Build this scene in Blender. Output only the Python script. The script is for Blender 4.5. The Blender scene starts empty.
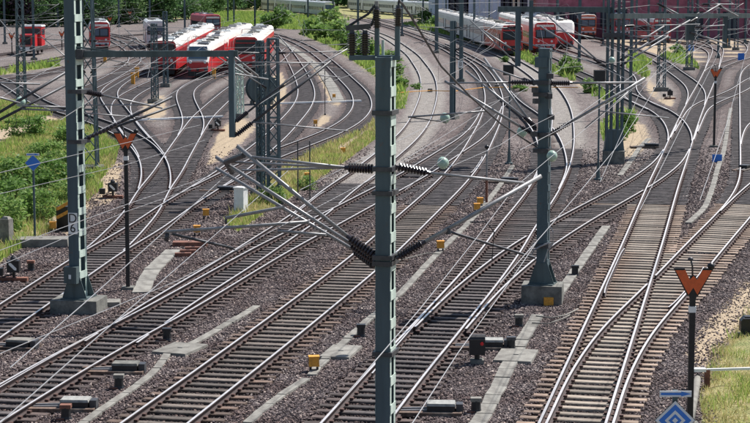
import bpy, math, random
import numpy as np
from mathutils import Vector, Matrix
from mathutils.kdtree import KDTree

random.seed(7)
rng = np.random.default_rng(7)
scene = bpy.context.scene
COL = scene.collection
R = math.radians

# ------------------------------------------------------------------ camera
CAM_H = 10.3            # eye height on the footbridge above the ballast
FOC = 1850.0            # focal length in pixels of a 750 px wide picture
HOR = -22.0             # row of the horizon in that picture
CX, CY = 375.0, 211.5
PITCH = math.atan((CY - HOR) / FOC)
cam_d = bpy.data.cameras.new('camera')
cam = bpy.data.objects.new('camera', cam_d)
COL.objects.link(cam)
cam_d.sensor_width = 36.0
cam_d.lens = FOC / 750.0 * 36.0
cam_d.clip_start = 0.5
cam_d.clip_end = 6000
cam.location = (0, 0, CAM_H)
cam.rotation_euler = (math.pi / 2 - PITCH, 0, 0)
scene.camera = cam

# ------------------------------------------------------------------ sky, sun, exposure
SUN_AZ, SUN_EL = 48.0, 53.0      # degrees right of straight ahead, above the horizon
world = bpy.data.worlds.new('World')
scene.world = world
world.use_nodes = True
wn = world.node_tree.nodes
wl = world.node_tree.links
sky = wn.new('ShaderNodeTexSky')
sky.sky_type = 'NISHITA'
sky.sun_disc = False
sky.sun_elevation = R(SUN_EL)
sky.sun_rotation = R(SUN_AZ)
wl.new(sky.outputs[0], wn['Background'].inputs['Color'])
wn['Background'].inputs['Strength'].default_value = 0.08
sun_d = bpy.data.lights.new('sun', 'SUN')
sun_d.energy = 5.0
sun_d.angle = R(0.5)
sun_d.color = (1.0, 0.96, 0.91)
sun = bpy.data.objects.new('sun', sun_d)
COL.objects.link(sun)
sd = Vector((math.sin(R(SUN_AZ)) * math.cos(R(SUN_EL)), math.cos(R(SUN_AZ)) * math.cos(R(SUN_EL)), math.sin(R(SUN_EL))))
sun.rotation_euler = sd.to_track_quat('Z', 'Y').to_euler()
sun.location = (40, 60, 80)
scene.view_settings.view_transform = 'Standard'
scene.view_settings.look = 'None'
scene.view_settings.gamma = 1.0
scene.view_settings.exposure = 0.5
try:
    scene.view_settings.use_curve_mapping = False
except Exception:
    pass
scene.cycles.max_bounces = 6
scene.cycles.use_denoising = True

# ------------------------------------------------------------------ survey helpers: bearings taken from the bridge
FW = np.array((0, math.cos(PITCH), -math.sin(PITCH)))
UP = np.array((0, math.sin(PITCH), math.cos(PITCH)))
RT = np.array((1.0, 0, 0))


def ray(x, y):
    return RT * ((x - CX) / FOC) + FW - UP * ((y - CY) / FOC)


def G(x, y, z=0.0):
    """point at height z seen along a bearing"""
    d = ray(x, y)
    t = (z - CAM_H) / d[2]
    return Vector((d[0] * t, d[1] * t, z))


def P(x, y, Y):
    """point at distance Y ahead along a bearing"""
    d = ray(x, y)
    t = Y / d[1]
    return Vector((d[0] * t, Y, CAM_H + d[2] * t))


# ------------------------------------------------------------------ materials
def nd(nt, t, **kw):
    n = nt.nodes.new(t)
    for k, v in kw.items():
        setattr(n, k, v)
    return n


def mat(name, col, rough=0.6, metal=0.0, var=0.0, vscale=6.0, bump=0.0, bscale=30.0, col2=None, isl=0.0, streak=False, spec=0.5, rust=0.0, ends=None):
    m = bpy.data.materials.new(name)
    m.use_nodes = True
    nt = m.node_tree
    b = nt.nodes['Principled BSDF']
    b.inputs['Roughness'].default_value = rough
    b.inputs['Metallic'].default_value = metal
    b.inputs['Specular IOR Level'].default_value = spec
    b.inputs['Base Color'].default_value = (*col, 1)
    if var or col2 or isl:
        tc = nd(nt, 'ShaderNodeTexCoord')
        mp = nd(nt, 'ShaderNodeMapping')
        nt.links.new(tc.outputs['Object'], mp.inputs['Vector'])
        if streak:
            mp.inputs['Scale'].default_value = (1, 1, 0.12)
        nz = nd(nt, 'ShaderNodeTexNoise')
        nz.inputs['Scale'].default_value = vscale
        nz.inputs['Detail'].default_value = 8
        nz.inputs['Roughness'].default_value = 0.65
        nt.links.new(mp.outputs[0], nz.inputs['Vector'])
        rp = nd(nt, 'ShaderNodeValToRGB')
        c2 = col2 or tuple(max(0, c * (1 - var)) for c in col)
        c1 = tuple(min(1, c * (1 + var)) for c in col)
        rp.color_ramp.elements[0].position = 0.36
        rp.color_ramp.elements[0].color = (*c2, 1)
        rp.color_ramp.elements[1].position = 0.64
        rp.color_ramp.elements[1].color = (*c1, 1)
        nt.links.new(nz.outputs['Fac'], rp.inputs['Fac'])
        out = rp.outputs['Color']
        if isl:
            oi = nd(nt, 'ShaderNodeObjectInfo')
            mr = nd(nt, 'ShaderNodeMapRange')
            mr.inputs['To Min'].default_value = 1 - isl
            mr.inputs['To Max'].default_value = 1 + isl
            nt.links.new(oi.outputs['Random'], mr.inputs['Value'])
            mx = nd(nt, 'ShaderNodeMix', data_type='RGBA', blend_type='MULTIPLY')
            mx.inputs['Factor'].default_value = 1
            nt.links.new(out, mx.inputs['A'])
            nt.links.new(mr.outputs[0], mx.inputs['B'])
            out = mx.outputs['Result']
        nt.links.new(out, b.inputs['Base Color'])
    if ends:
        tce = nd(nt, 'ShaderNodeTexCoord')
        sx_ = nd(nt, 'ShaderNodeSeparateXYZ')
        nt.links.new(tce.outputs['Object'], sx_.inputs[0])
        ab = nd(nt, 'ShaderNodeMath', operation='ABSOLUTE')
        nt.links.new(sx_.outputs[0], ab.inputs[0])
        mr_ = nd(nt, 'ShaderNodeMapRange')
        mr_.inputs['From Min'].default_value = 0.20
        mr_.inputs['From Max'].default_value = 0.32
        mr_.inputs['To Max'].default_value = 0.75
        nt.links.new(ab.outputs[0], mr_.inputs['Value'])
        mxe = nd(nt, 'ShaderNodeMix', data_type='RGBA', blend_type='MULTIPLY')
        nt.links.new(mr_.outputs[0], mxe.inputs['Factor'])
        nt.links.new(b.inputs['Base Color'].links[0].from_socket, mxe.inputs['A'])
        mxe.inputs['B'].default_value = (*ends, 1)
        nt.links.new(mxe.outputs['Result'], b.inputs['Base Color'])
    if rust:
        tcr = nd(nt, 'ShaderNodeTexCoord')
        nr = nd(nt, 'ShaderNodeTexNoise')
        nr.inputs['Scale'].default_value = 5.0
        nr.inputs['Detail'].default_value = 10
        nr.inputs['Roughness'].default_value = 0.75
        nt.links.new(tcr.outputs['Object'], nr.inputs['Vector'])
        rr_ = nd(nt, 'ShaderNodeValToRGB')
        rr_.color_ramp.elements[0].position = 0.60
        rr_.color_ramp.elements[0].color = (0, 0, 0, 1)
        rr_.color_ramp.elements[1].position = 0.70
        rr_.color_ramp.elements[1].color = (rust, rust, rust, 1)
        nt.links.new(nr.outputs['Fac'], rr_.inputs['Fac'])
        mxr = nd(nt, 'ShaderNodeMix', data_type='RGBA')
        nt.links.new(rr_.outputs[0], mxr.inputs['Factor'])
        src = b.inputs['Base Color'].links[0].from_socket
        nt.links.new(src, mxr.inputs['A'])
        mxr.inputs['B'].default_value = (0.13, 0.06, 0.035, 1)
        nt.links.new(mxr.outputs['Result'], b.inputs['Base Color'])
    if bump:
        tc2 = nd(nt, 'ShaderNodeTexCoord')
        n2 = nd(nt, 'ShaderNodeTexNoise')
        n2.inputs['Scale'].default_value = bscale
        n2.inputs['Detail'].default_value = 6
        nt.links.new(tc2.outputs['Object'], n2.inputs['Vector'])
        bp = nd(nt, 'ShaderNodeBump')
        bp.inputs['Strength'].default_value = bump
        bp.inputs['Distance'].default_value = 0.02
        nt.links.new(n2.outputs['Fac'], bp.inputs['Height'])
        nt.links.new(bp.outputs[0], b.inputs['Normal'])
    return m


def leaf_mat(name, stops, rough=0.55, trans=0.25):
    m = bpy.data.materials.new(name)
    m.use_nodes = True
    nt = m.node_tree
    b = nt.nodes['Principled BSDF']
    b.inputs['Roughness'].default_value = rough
    b.inputs['Specular IOR Level'].default_value = 0.25
    g = nd(nt, 'ShaderNodeNewGeometry')
    oi = nd(nt, 'ShaderNodeObjectInfo')
    ad = nd(nt, 'ShaderNodeMath', operation='MULTIPLY_ADD')
    ad.inputs[1].default_value = 0.45
    nt.links.new(oi.outputs['Random'], ad.inputs[0])
    ml = nd(nt, 'ShaderNodeMath', operation='MULTIPLY')
    ml.inputs[1].default_value = 0.55
    nt.links.new(g.outputs['Random Per Island'], ml.inputs[0])
    nt.links.new(ml.outputs[0], ad.inputs[2])
    rp = nd(nt, 'ShaderNodeValToRGB')
    el = rp.color_ramp.elements
    el[0].position, el[0].color = stops[0][0], (*stops[0][1], 1)
    el[1].position, el[1].color = stops[-1][0], (*stops[-1][1], 1)
    for p, c in stops[1:-1]:
        e = el.new(p)
        e.color = (*c, 1)
    nt.links.new(ad.outputs[0], rp.inputs['Fac'])
    nt.links.new(rp.outputs[0], b.inputs['Base Color'])
    tr = nd(nt, 'ShaderNodeBsdfTranslucent')
    nt.links.new(rp.outputs[0], tr.inputs['Color'])
    mx = nd(nt, 'ShaderNodeMixShader')
    mx.inputs[0].default_value = trans
    nt.links.new(b.outputs[0], mx.inputs[1])
    nt.links.new(tr.outputs[0], mx.inputs[2])
    nt.links.new(mx.outputs[0], nt.nodes['Material Output'].inputs['Surface'])
    return m


def ground_mat():
    m = bpy.data.materials.new('ballast_ground')
    m.use_nodes = True
    nt = m.node_tree
    L = nt.links.new
    b = nt.nodes['Principled BSDF']
    b.inputs['Roughness'].default_value = 0.85
    b.inputs['Specular IOR Level'].default_value = 0.3
    geo = nd(nt, 'ShaderNodeNewGeometry')
    pos = geo.outputs['Position']
    at = nd(nt, 'ShaderNodeAttribute', attribute_name='zone')
    sep = nd(nt, 'ShaderNodeSeparateColor')
    L(at.outputs['Color'], sep.inputs[0])

    def noise(scale, detail=6, rough=0.6):
        n = nd(nt, 'ShaderNodeTexNoise')
        n.inputs['Scale'].default_value = scale
        n.inputs['Detail'].default_value = detail
        n.inputs['Roughness'].default_value = rough
        L(pos, n.inputs['Vector'])
        return n.outputs['Fac']

    def ramp(fac, stops):
        rp = nd(nt, 'ShaderNodeValToRGB')
        el = rp.color_ramp.elements
        el[0].position, el[0].color = stops[0][0], (*stops[0][1], 1)
        el[1].position, el[1].color = stops[-1][0], (*stops[-1][1], 1)
        for p, c in stops[1:-1]:
            e = el.new(p)
            e.color = (*c, 1)
        L(fac, rp.inputs['Fac'])
        return rp.outputs['Color']

    def mix(f, a, bb, mode='MIX'):
        x = nd(nt, 'ShaderNodeMix', data_type='RGBA', blend_type=mode)
        if isinstance(f, float):
            x.inputs['Factor'].default_value = f
        else:
            L(f, x.inputs['Factor'])
        for s, k in ((a, 'A'), (bb, 'B')):
            if isinstance(s, tuple):
                x.inputs[k].default_value = (*s, 1)
            else:
                L(s, x.inputs[k])
        return x.outputs['Result']

    def ragged(ch, nz, k=1.1):
        # zone weight broken up by noise
        a = nd(nt, 'ShaderNodeMath', operation='MULTIPLY_ADD')
        L(nz, a.inputs[0])
        a.inputs[1].default_value = k
        a.inputs[2].default_value = -k * 0.5
        s = nd(nt, 'ShaderNodeMath', operation='ADD')
        L(ch, s.inputs[0])
        L(a.outputs[0], s.inputs[1])
        r = nd(nt, 'ShaderNodeMapRange')
        r.inputs['From Min'].default_value = 0.45
        r.inputs['From Max'].default_value = 0.55
        L(s.outputs[0], r.inputs['Value'])
        return r.outputs[0]

    vor = nd(nt, 'ShaderNodeTexVoronoi')
    vor.inputs['Scale'].default_value = 15.0
    L(pos, vor.inputs['Vector'])
    sc = nd(nt, 'ShaderNodeSeparateColor')
    L(vor.outputs['Color'], sc.inputs[0])
    stone = ramp(sc.outputs[0], [(0.0, (0.022, 0.017, 0.017)), (0.45, (0.080, 0.067, 0.068)), (0.8, (0.155, 0.135, 0.134)), (1.0, (0.38, 0.345, 0.33))])
    tone = ramp(noise(0.35, 5), [(0.3, (0.74, 0.62, 0.62)), (0.7, (1.2, 1.18, 1.16))])
    stone = mix(1.0, stone, tone, 'MULTIPLY')
    stone = mix(1.0, stone, ramp(noise(2.2, 10, 0.88), [(0.38, (0.38, 0.35, 0.35)), (0.62, (1.9, 1.85, 1.78))]), 'MULTIPLY')
    # oily, rust-dusted bed between the rails
    rustf = nd(nt, 'ShaderNodeMath', operation='MULTIPLY')
    L(sep.outputs[2], rustf.inputs[0])
    rustf.inputs[1].default_value = 0.75
    stone = mix(rustf.outputs[0], stone, mix(1.0, stone, (0.46, 0.38, 0.37), 'MULTIPLY'))
    # paler ballast where the alpha weight rises
    pale = mix(1.0, ramp(sc.outputs[1], [(0.0, (0.16, 0.148, 0.14)), (1.0, (0.42, 0.395, 0.37))]), ramp(noise(1.8, 10, 0.85), [(0.36, (0.45, 0.44, 0.43)), (0.64, (1.35, 1.33, 1.28))]), 'MULTIPLY')
    stone = mix(at.outputs['Alpha'], stone, pale)
    sand = ramp(noise(3.0, 8, 0.7), [(0.3, (0.27, 0.205, 0.135)), (0.7, (0.52, 0.41, 0.28))])
    c = mix(ragged(sep.outputs[0], noise(1.6, 11, 0.8), 1.3), stone, sand)
    soil = ramp(noise(1.3, 8, 0.7), [(0.32, (0.13, 0.17, 0.045)), (0.5, (0.27, 0.26, 0.10)), (0.66, (0.46, 0.37, 0.21))])
    c = mix(ragged(sep.outputs[1], noise(1.1, 8, 0.7), 0.8), c, soil)
    L(c, b.inputs['Base Color'])
    bp = nd(nt, 'ShaderNodeBump')
    bp.inputs['Strength'].default_value = 0.9
    bp.inputs['Distance'].default_value = 0.05
    bp.invert = True
    L(vor.outputs['Distance'], bp.inputs['Height'])
    L(bp.outputs[0], b.inputs['Normal'])
    return m


M = {}
M['ground'] = ground_mat()
M['rail_top'] = mat('rail_head_steel', (0.84, 0.78, 0.74), 0.36, 0.65, var=0.12, vscale=3)
M['rail_side'] = mat('rail_rust', (0.034, 0.018, 0.017), 0.75, 0.1, var=0.4, vscale=5)
M['sleep_dark'] = mat('creosoted_timber', (0.080, 0.067, 0.064), 0.8, var=0.4, vscale=9, bump=0.5, isl=0.45, ends=(0.9, 0.7, 0.62))
M['sleep_mid'] = mat('weathered_timber', (0.128, 0.105, 0.088), 0.8, var=0.5, vscale=8, bump=0.5, isl=0.45, ends=(0.85, 0.62, 0.52))
M['sleep_far'] = mat('grey_timber', (0.088, 0.077, 0.077), 0.85, var=0.6, vscale=2.5, bump=0.4)
M['sleep_pale'] = mat('sunbleached_timber', (0.40, 0.345, 0.275), 0.8, col2=(0.15, 0.11, 0.088), vscale=3.2, bump=0.4, isl=0.4, ends=(0.78, 0.62, 0.55))
M['fasten'] = mat('rusty_fastening', (0.10, 0.055, 0.045), 0.7, 0.2, var=0.35, vscale=12)
M['concrete'] = mat('weathered_concrete', (0.27, 0.26, 0.23), 0.85, col2=(0.14, 0.13, 0.115), vscale=3, bump=0.35, bscale=18, isl=0.12)
M['concrete_dark'] = mat('stained_foundation', (0.22, 0.215, 0.19), 0.85, col2=(0.10, 0.10, 0.09), vscale=4, bump=0.4, bscale=16)
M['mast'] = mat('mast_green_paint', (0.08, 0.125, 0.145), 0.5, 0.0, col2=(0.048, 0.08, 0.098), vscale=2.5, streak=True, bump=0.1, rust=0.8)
M['mast_pale'] = mat('mast_sunlit_grey_green', (0.60, 0.70, 0.62), 0.5, 0.0, col2=(0.42, 0.52, 0.46), vscale=3, streak=True, bump=0.1, rust=0.6)  # lightened grey-green: sunlight on the right mast sides put into the colour
M['mast_dark'] = mat('mast_dark_paint', (0.07, 0.10, 0.105), 0.5, 0.0, var=0.3, vscale=3, streak=True)
M['tube'] = mat('galvanised_tube', (0.27, 0.27, 0.275), 0.45, 0.3, var=0.2, vscale=8)
M['tube_dark'] = mat('dark_steel', (0.06, 0.062, 0.07), 0.5, 0.3, var=0.25, vscale=8)
M['insul'] = mat('brown_porcelain', (0.035, 0.028, 0.032), 0.18, 0.0, var=0.2)
M['insul_green'] = mat('pale_green_porcelain', (0.38, 0.52, 0.43), 0.25, 0.0, var=0.15)
M['wire'] = mat('wire_copper_grey', (0.36, 0.355, 0.36), 0.4, 0.5)
M['wire_dark'] = mat('black_cable', (0.03, 0.03, 0.035), 0.5)
M['yellow'] = mat('yellow_enamel', (0.72, 0.33, 0.035), 0.5, var=0.2, vscale=14, col2=(0.52, 0.23, 0.03))
M['white'] = mat('white_paint', (0.86, 0.86, 0.84), 0.5, var=0.08, vscale=4)
M['machine_lid'] = mat('dusty_grey_lid', (0.30, 0.30, 0.28), 0.8, var=0.25, vscale=7)
M['cabinet'] = mat('pale_grey_cabinet', (0.62, 0.66, 0.66), 0.5, var=0.1, vscale=4)
M['black'] = mat('black_paint', (0.014, 0.014, 0.017), 0.45, var=0.3)
M['orange'] = mat('orange_reflective', (0.72, 0.125, 0.03), 0.45, var=0.12, vscale=9)
M['blue'] = mat('blue_sign_enamel', (0.03, 0.19, 0.66), 0.4, var=0.06)
M['sign_grey'] = mat('sign_back_grey', (0.74, 0.77, 0.80), 0.45, var=0.08)
M['rust'] = mat('rust_plate', (0.26, 0.11, 0.07), 0.8, col2=(0.13, 0.055, 0.04), vscale=6, bump=0.3)
M['red_lens'] = mat('red_lens', (0.7, 0.02, 0.03), 0.2)
M['red'] = mat('traffic_red', (0.62, 0.035, 0.04), 0.35, var=0.12, vscale=1.2, col2=(0.48, 0.03, 0.035))
M['oldred'] = mat('faded_red', (0.42, 0.06, 0.075), 0.5, var=0.2, vscale=1.5)
M['orange_red'] = mat('orange_red_paint', (0.60, 0.12, 0.05), 0.45, var=0.15, vscale=1.5)
M['roof_white'] = mat('coach_roof', (0.84, 0.81, 0.76), 0.55, col2=(0.70, 0.66, 0.61), vscale=0.9)
M['silver'] = mat('pale_body', (0.66, 0.68, 0.68), 0.4, var=0.06, vscale=2)
M['glass'] = mat('dark_glass', (0.03, 0.045, 0.06), 0.08)
M['glass_blue'] = mat('windscreen_glass', (0.10, 0.15, 0.20), 0.08)
M['under'] = mat('underframe_grime', (0.035, 0.033, 0.034), 0.8, var=0.3)
M['lamp'] = mat('headlamp_glass', (0.8, 0.8, 0.78), 0.15)
M['brick'] = mat('purple_brick', (0.34, 0.11, 0.15), 0.85, var=0.25, vscale=0.7, bump=0.2, bscale=4)
M['hall'] = mat('blue_grey_cladding', (0.60, 0.66, 0.76), 0.6, var=0.08, vscale=0.6)
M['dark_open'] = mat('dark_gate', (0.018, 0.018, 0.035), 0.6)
M['bark'] = mat('bark', (0.09, 0.065, 0.045), 0.9, var=0.4, vscale=6, bump=0.5)
M['leaf_bush'] = leaf_mat('bush_leaves', [(0.0, (0.07, 0.15, 0.03)), (0.5, (0.16, 0.28, 0.07)), (1.0, (0.34, 0.44, 0.15))], trans=0.45)
M['leaf_tree'] = leaf_mat('tree_leaves', [(0.0, (0.045, 0.10, 0.045)), (0.5, (0.09, 0.18, 0.065)), (1.0, (0.18, 0.27, 0.10))], trans=0.4)
M['leaf_purple'] = leaf_mat('copper_leaves', [(0.0, (0.03, 0.018, 0.035)), (0.6, (0.07, 0.045, 0.07)), (1.0, (0.11, 0.09, 0.08))])
M['grass'] = leaf_mat('grass_blades', [(0.0, (0.14, 0.26, 0.05)), (0.45, (0.28, 0.40, 0.09)), (0.75, (0.45, 0.48, 0.15)), (1.0, (0.62, 0.54, 0.27))], trans=0.45)
M['drygrass'] = leaf_mat('dry_grass_blades', [(0.0, (0.22, 0.27, 0.07)), (0.4, (0.44, 0.38, 0.16)), (1.0, (0.70, 0.56, 0.33))], trans=0.45)


# ------------------------------------------------------------------ mesh helper
class MB:
    def __init__(self):
        self.v, self.f, self.m = [], [], []

    def add(self, vs, fs, mi=0):
        o = len(self.v)
        self.v += [tuple(p) for p in vs]
        self.f += [tuple(i + o for i in f) for f in fs]
        self.m += [mi] * len(fs)
        return self

    def box(self, c, s, yaw=0.0, mi=0, taper=1.0, rot=None):
        c = Vector(c)
        rm = rot if rot is not None else Matrix.Rotation(yaw, 3, 'Z')
        vs = []
        for z in (-1, 1):
            k = taper if z > 0 else 1.0
            for x, y in ((-1, -1), (1, -1), (1, 1), (-1, 1)):
                vs.append(c + rm @ Vector((x * s[0] / 2 * k, y * s[1] / 2 * k, z * s[2] / 2)))
        return self.add(vs, [(3, 2, 1, 0), (4, 5, 6, 7), (0, 1, 5, 4), (1, 2, 6, 5), (2, 3, 7, 6), (3, 0, 4, 7)], mi)

    def beam(self, p0, p1, w, h, mi=0):
        p0, p1 = Vector(p0), Vector(p1)
        d = p1 - p0
        q = d.to_track_quat('X', 'Z').to_matrix()
        return self.box((p0 + p1) / 2, (d.length, w, h), mi=mi, rot=q)

    def tube(self, p0, p1, r, n=8, r1=None, mi=0):
        return self.lathe(p0, p1, [(0, r), (1, r if r1 is None else r1)], n, mi)

    def lathe(self, p0, p1, prof, n=10, mi=0):
        p0, p1 = Vector(p0), Vector(p1)
        d = p1 - p0
        q = d.to_track_quat('Z', 'Y').to_matrix()
        vs, fs = [], []
        for t, r in prof:
            for i in range(n):
                a = 2 * math.pi * i / n
                vs.append(p0 + d * t + q @ Vector((r * math.cos(a), r * math.sin(a), 0)))
        for k in range(len(prof) - 1):
            for i in range(n):
                j = (i + 1) % n
                fs.append((k * n + i, k * n + j, (k + 1) * n + j, (k + 1) * n + i))
        fs.append(tuple(range(n))[::-1])
        fs.append(tuple((len(prof) - 1) * n + i for i in range(n)))
        return self.add(vs, fs, mi)

    def path(self, pts, r, n=6, mi=0):
        pts = [Vector(p) for p in pts]
        vs, fs = [], []
        for k, p in enumerate(pts):
            d = (pts[min(k + 1, len(pts) - 1)] - pts[max(k - 1, 0)])
            q = d.to_track_quat('Z', 'Y').to_matrix()
            for i in range(n):
                a = 2 * math.pi * i / n
                vs.append(p + q @ Vector((r * math.cos(a), r * math.sin(a), 0)))
        for k in range(len(pts) - 1):
            for i in range(n):
                j = (i + 1) % n
                fs.append((k * n + i, k * n + j, (k + 1) * n + j, (k + 1) * n + i))
        fs.append(tuple(range(n))[::-1])
        fs.append(tuple((len(pts) - 1) * n + i for i in range(n)))
        return self.add(vs, fs, mi)

    def prism(self, pts, vec, mi=0):
        """flat outline pts (3D) pushed along vec"""
        pts = [Vector(p) for p in pts]
        vec = Vector(vec)
        n = len(pts)
        vs = pts + [p + vec for p in pts]
        fs = [tuple(range(n))[::-1], tuple(range(n, 2 * n))]
        fs += [(i, (i + 1) % n, n + (i + 1) % n, n + i) for i in range(n)]
        return self.add(vs, fs, mi)

    def mesh(self, name, mats, o=(0, 0, 0), smooth=False):
        me = bpy.data.meshes.new(name)
        ox, oy, oz = o
        me.from_pydata([(x - ox, y - oy, z - oz) for x, y, z in self.v], [], self.f)
        if not isinstance(mats, (list, tuple)):
            mats = [mats]
        for mm in mats:
            me.materials.append(M[mm])
        if len(mats) > 1:
            me.polygons.foreach_set('material_index', self.m)
        if smooth:
            me.polygons.foreach_set('use_smooth', [len(f) == 4 for f in self.f])
        me.update()
        return me

    def build(self, name, mats, parent=None, o=(0, 0, 0), smooth=False):
        ob = bpy.data.objects.new(name, self.mesh(name, mats, o, smooth))
        COL.objects.link(ob)
        if parent:
            ob.parent = parent
        return ob


def tag(o, label=None, cat=None, group=None, kind=None):
    if label:
        o['label'] = label
    if cat:
        o['category'] = cat
    if group:
        o['group'] = group
    if kind:
        o['kind'] = kind
    return o


def empty(name, loc, label=None, cat=None, group=None, rz=0.0):
    e = bpy.data.objects.new(name, None)
    COL.objects.link(e)
    e.location = loc
    e.rotation_euler = (0, 0, rz)
    e.empty_display_size = 0.3
    return tag(e, label, cat, group)


def copy_tree(o, parent=None):
    c = o.copy()
    COL.objects.link(c)
    c.parent = parent
    for ch in o.children:
        copy_tree(ch, c)
    return c


def solid(name, mb, mats, label, cat, group=None, o=None, smooth=False):
    """a one-mesh thing with its origin at its base"""
    if o is None:
        vs = np.array(mb.v)
        o = (float(vs[:, 0].mean()), float(vs[:, 1].mean()), float(vs[:, 2].min()))
    ob = mb.build(name, mats, None, o, smooth)
    ob.location = o
    return tag(ob, label, cat, group)


# ------------------------------------------------------------------ track centre lines
RAIL_TOP = 0.19
HALF = 0.75


def resample(pts, step):
    pts = np.array(pts, float)
    # Catmull-Rom through the surveyed points
    P0 = np.vstack([2 * pts[0] - pts[1], pts, 2 * pts[-1] - pts[-2]])
    out = []
    for i in range(1, len(P0) - 2):
        a, b, c, d = P0[i - 1], P0[i], P0[i + 1], P0[i + 2]
        n = max(2, int(np.linalg.norm(c - b) / 0.5))
        t = np.linspace(0, 1, n, endpoint=False)[:, None]
        out.append(0.5 * ((2 * b) + (c - a) * t + (2 * a - 5 * b + 4 * c - d) * t ** 2 + (3 * b - a - 3 * c + d) * t ** 3))
    out = np.vstack(out + [P0[-2:-1]])
    s = np.r_[0, np.cumsum(np.linalg.norm(np.diff(out, axis=0), axis=1))]
    q = np.arange(0, s[-1], step)
    return np.c_[np.interp(q, s, out[:, 0]), np.interp(q, s, out[:, 1])]


def smooth_line(p, sig):
    n = int(3 * sig)
    if n < 1 or len(p) < 6:
        return p
    pad0 = 2 * p[0] - p[1:n + 1][::-1] if len(p) > n else p[:0]
    pad1 = 2 * p[-1] - p[-n - 1:-1][::-1] if len(p) > n else p[:0]
    if not len(pad0):
        return p
    q = np.vstack([pad0, p, pad1])
    k = np.exp(-0.5 * (np.arange(-n, n + 1) / sig) ** 2)
    k /= k.sum()
    return np.c_[np.convolve(q[:, 0], k, 'valid'), np.convolve(q[:, 1], k, 'valid')]


STEP = 0.6


def centre(side, px, ext0=0.0, sig=None):
    g = [G(x, y, RAIL_TOP) for x, y in px]
    g = [(p.x, p.y) for p in g]
    if ext0:
        a, b = np.array(g[0]), np.array(g[2] if len(g) > 2 else g[1])
        d = (a - b) / np.linalg.norm(a - b)
        g = [tuple(a + d * ext0)] + g
    p = resample(g, STEP)
    # heavier smoothing far away where one pixel is metres of ground
    near = smooth_line(p, 3.0)
    far = smooth_line(p, 9.0)
    w = np.clip((p[:, 1] - 80) / 90, 0, 1)[:, None]
    p = near * (1 - w) + far * w
    t = np.gradient(p, axis=0)
    t /= np.linalg.norm(t, axis=1)[:, None]
    nrm = np.c_[t[:, 1], -t[:, 0]]          # to the right of travel
    p = p + nrm * (HALF if side == 'L' else -HALF)
    return smooth_line(p, 1.5)


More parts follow.
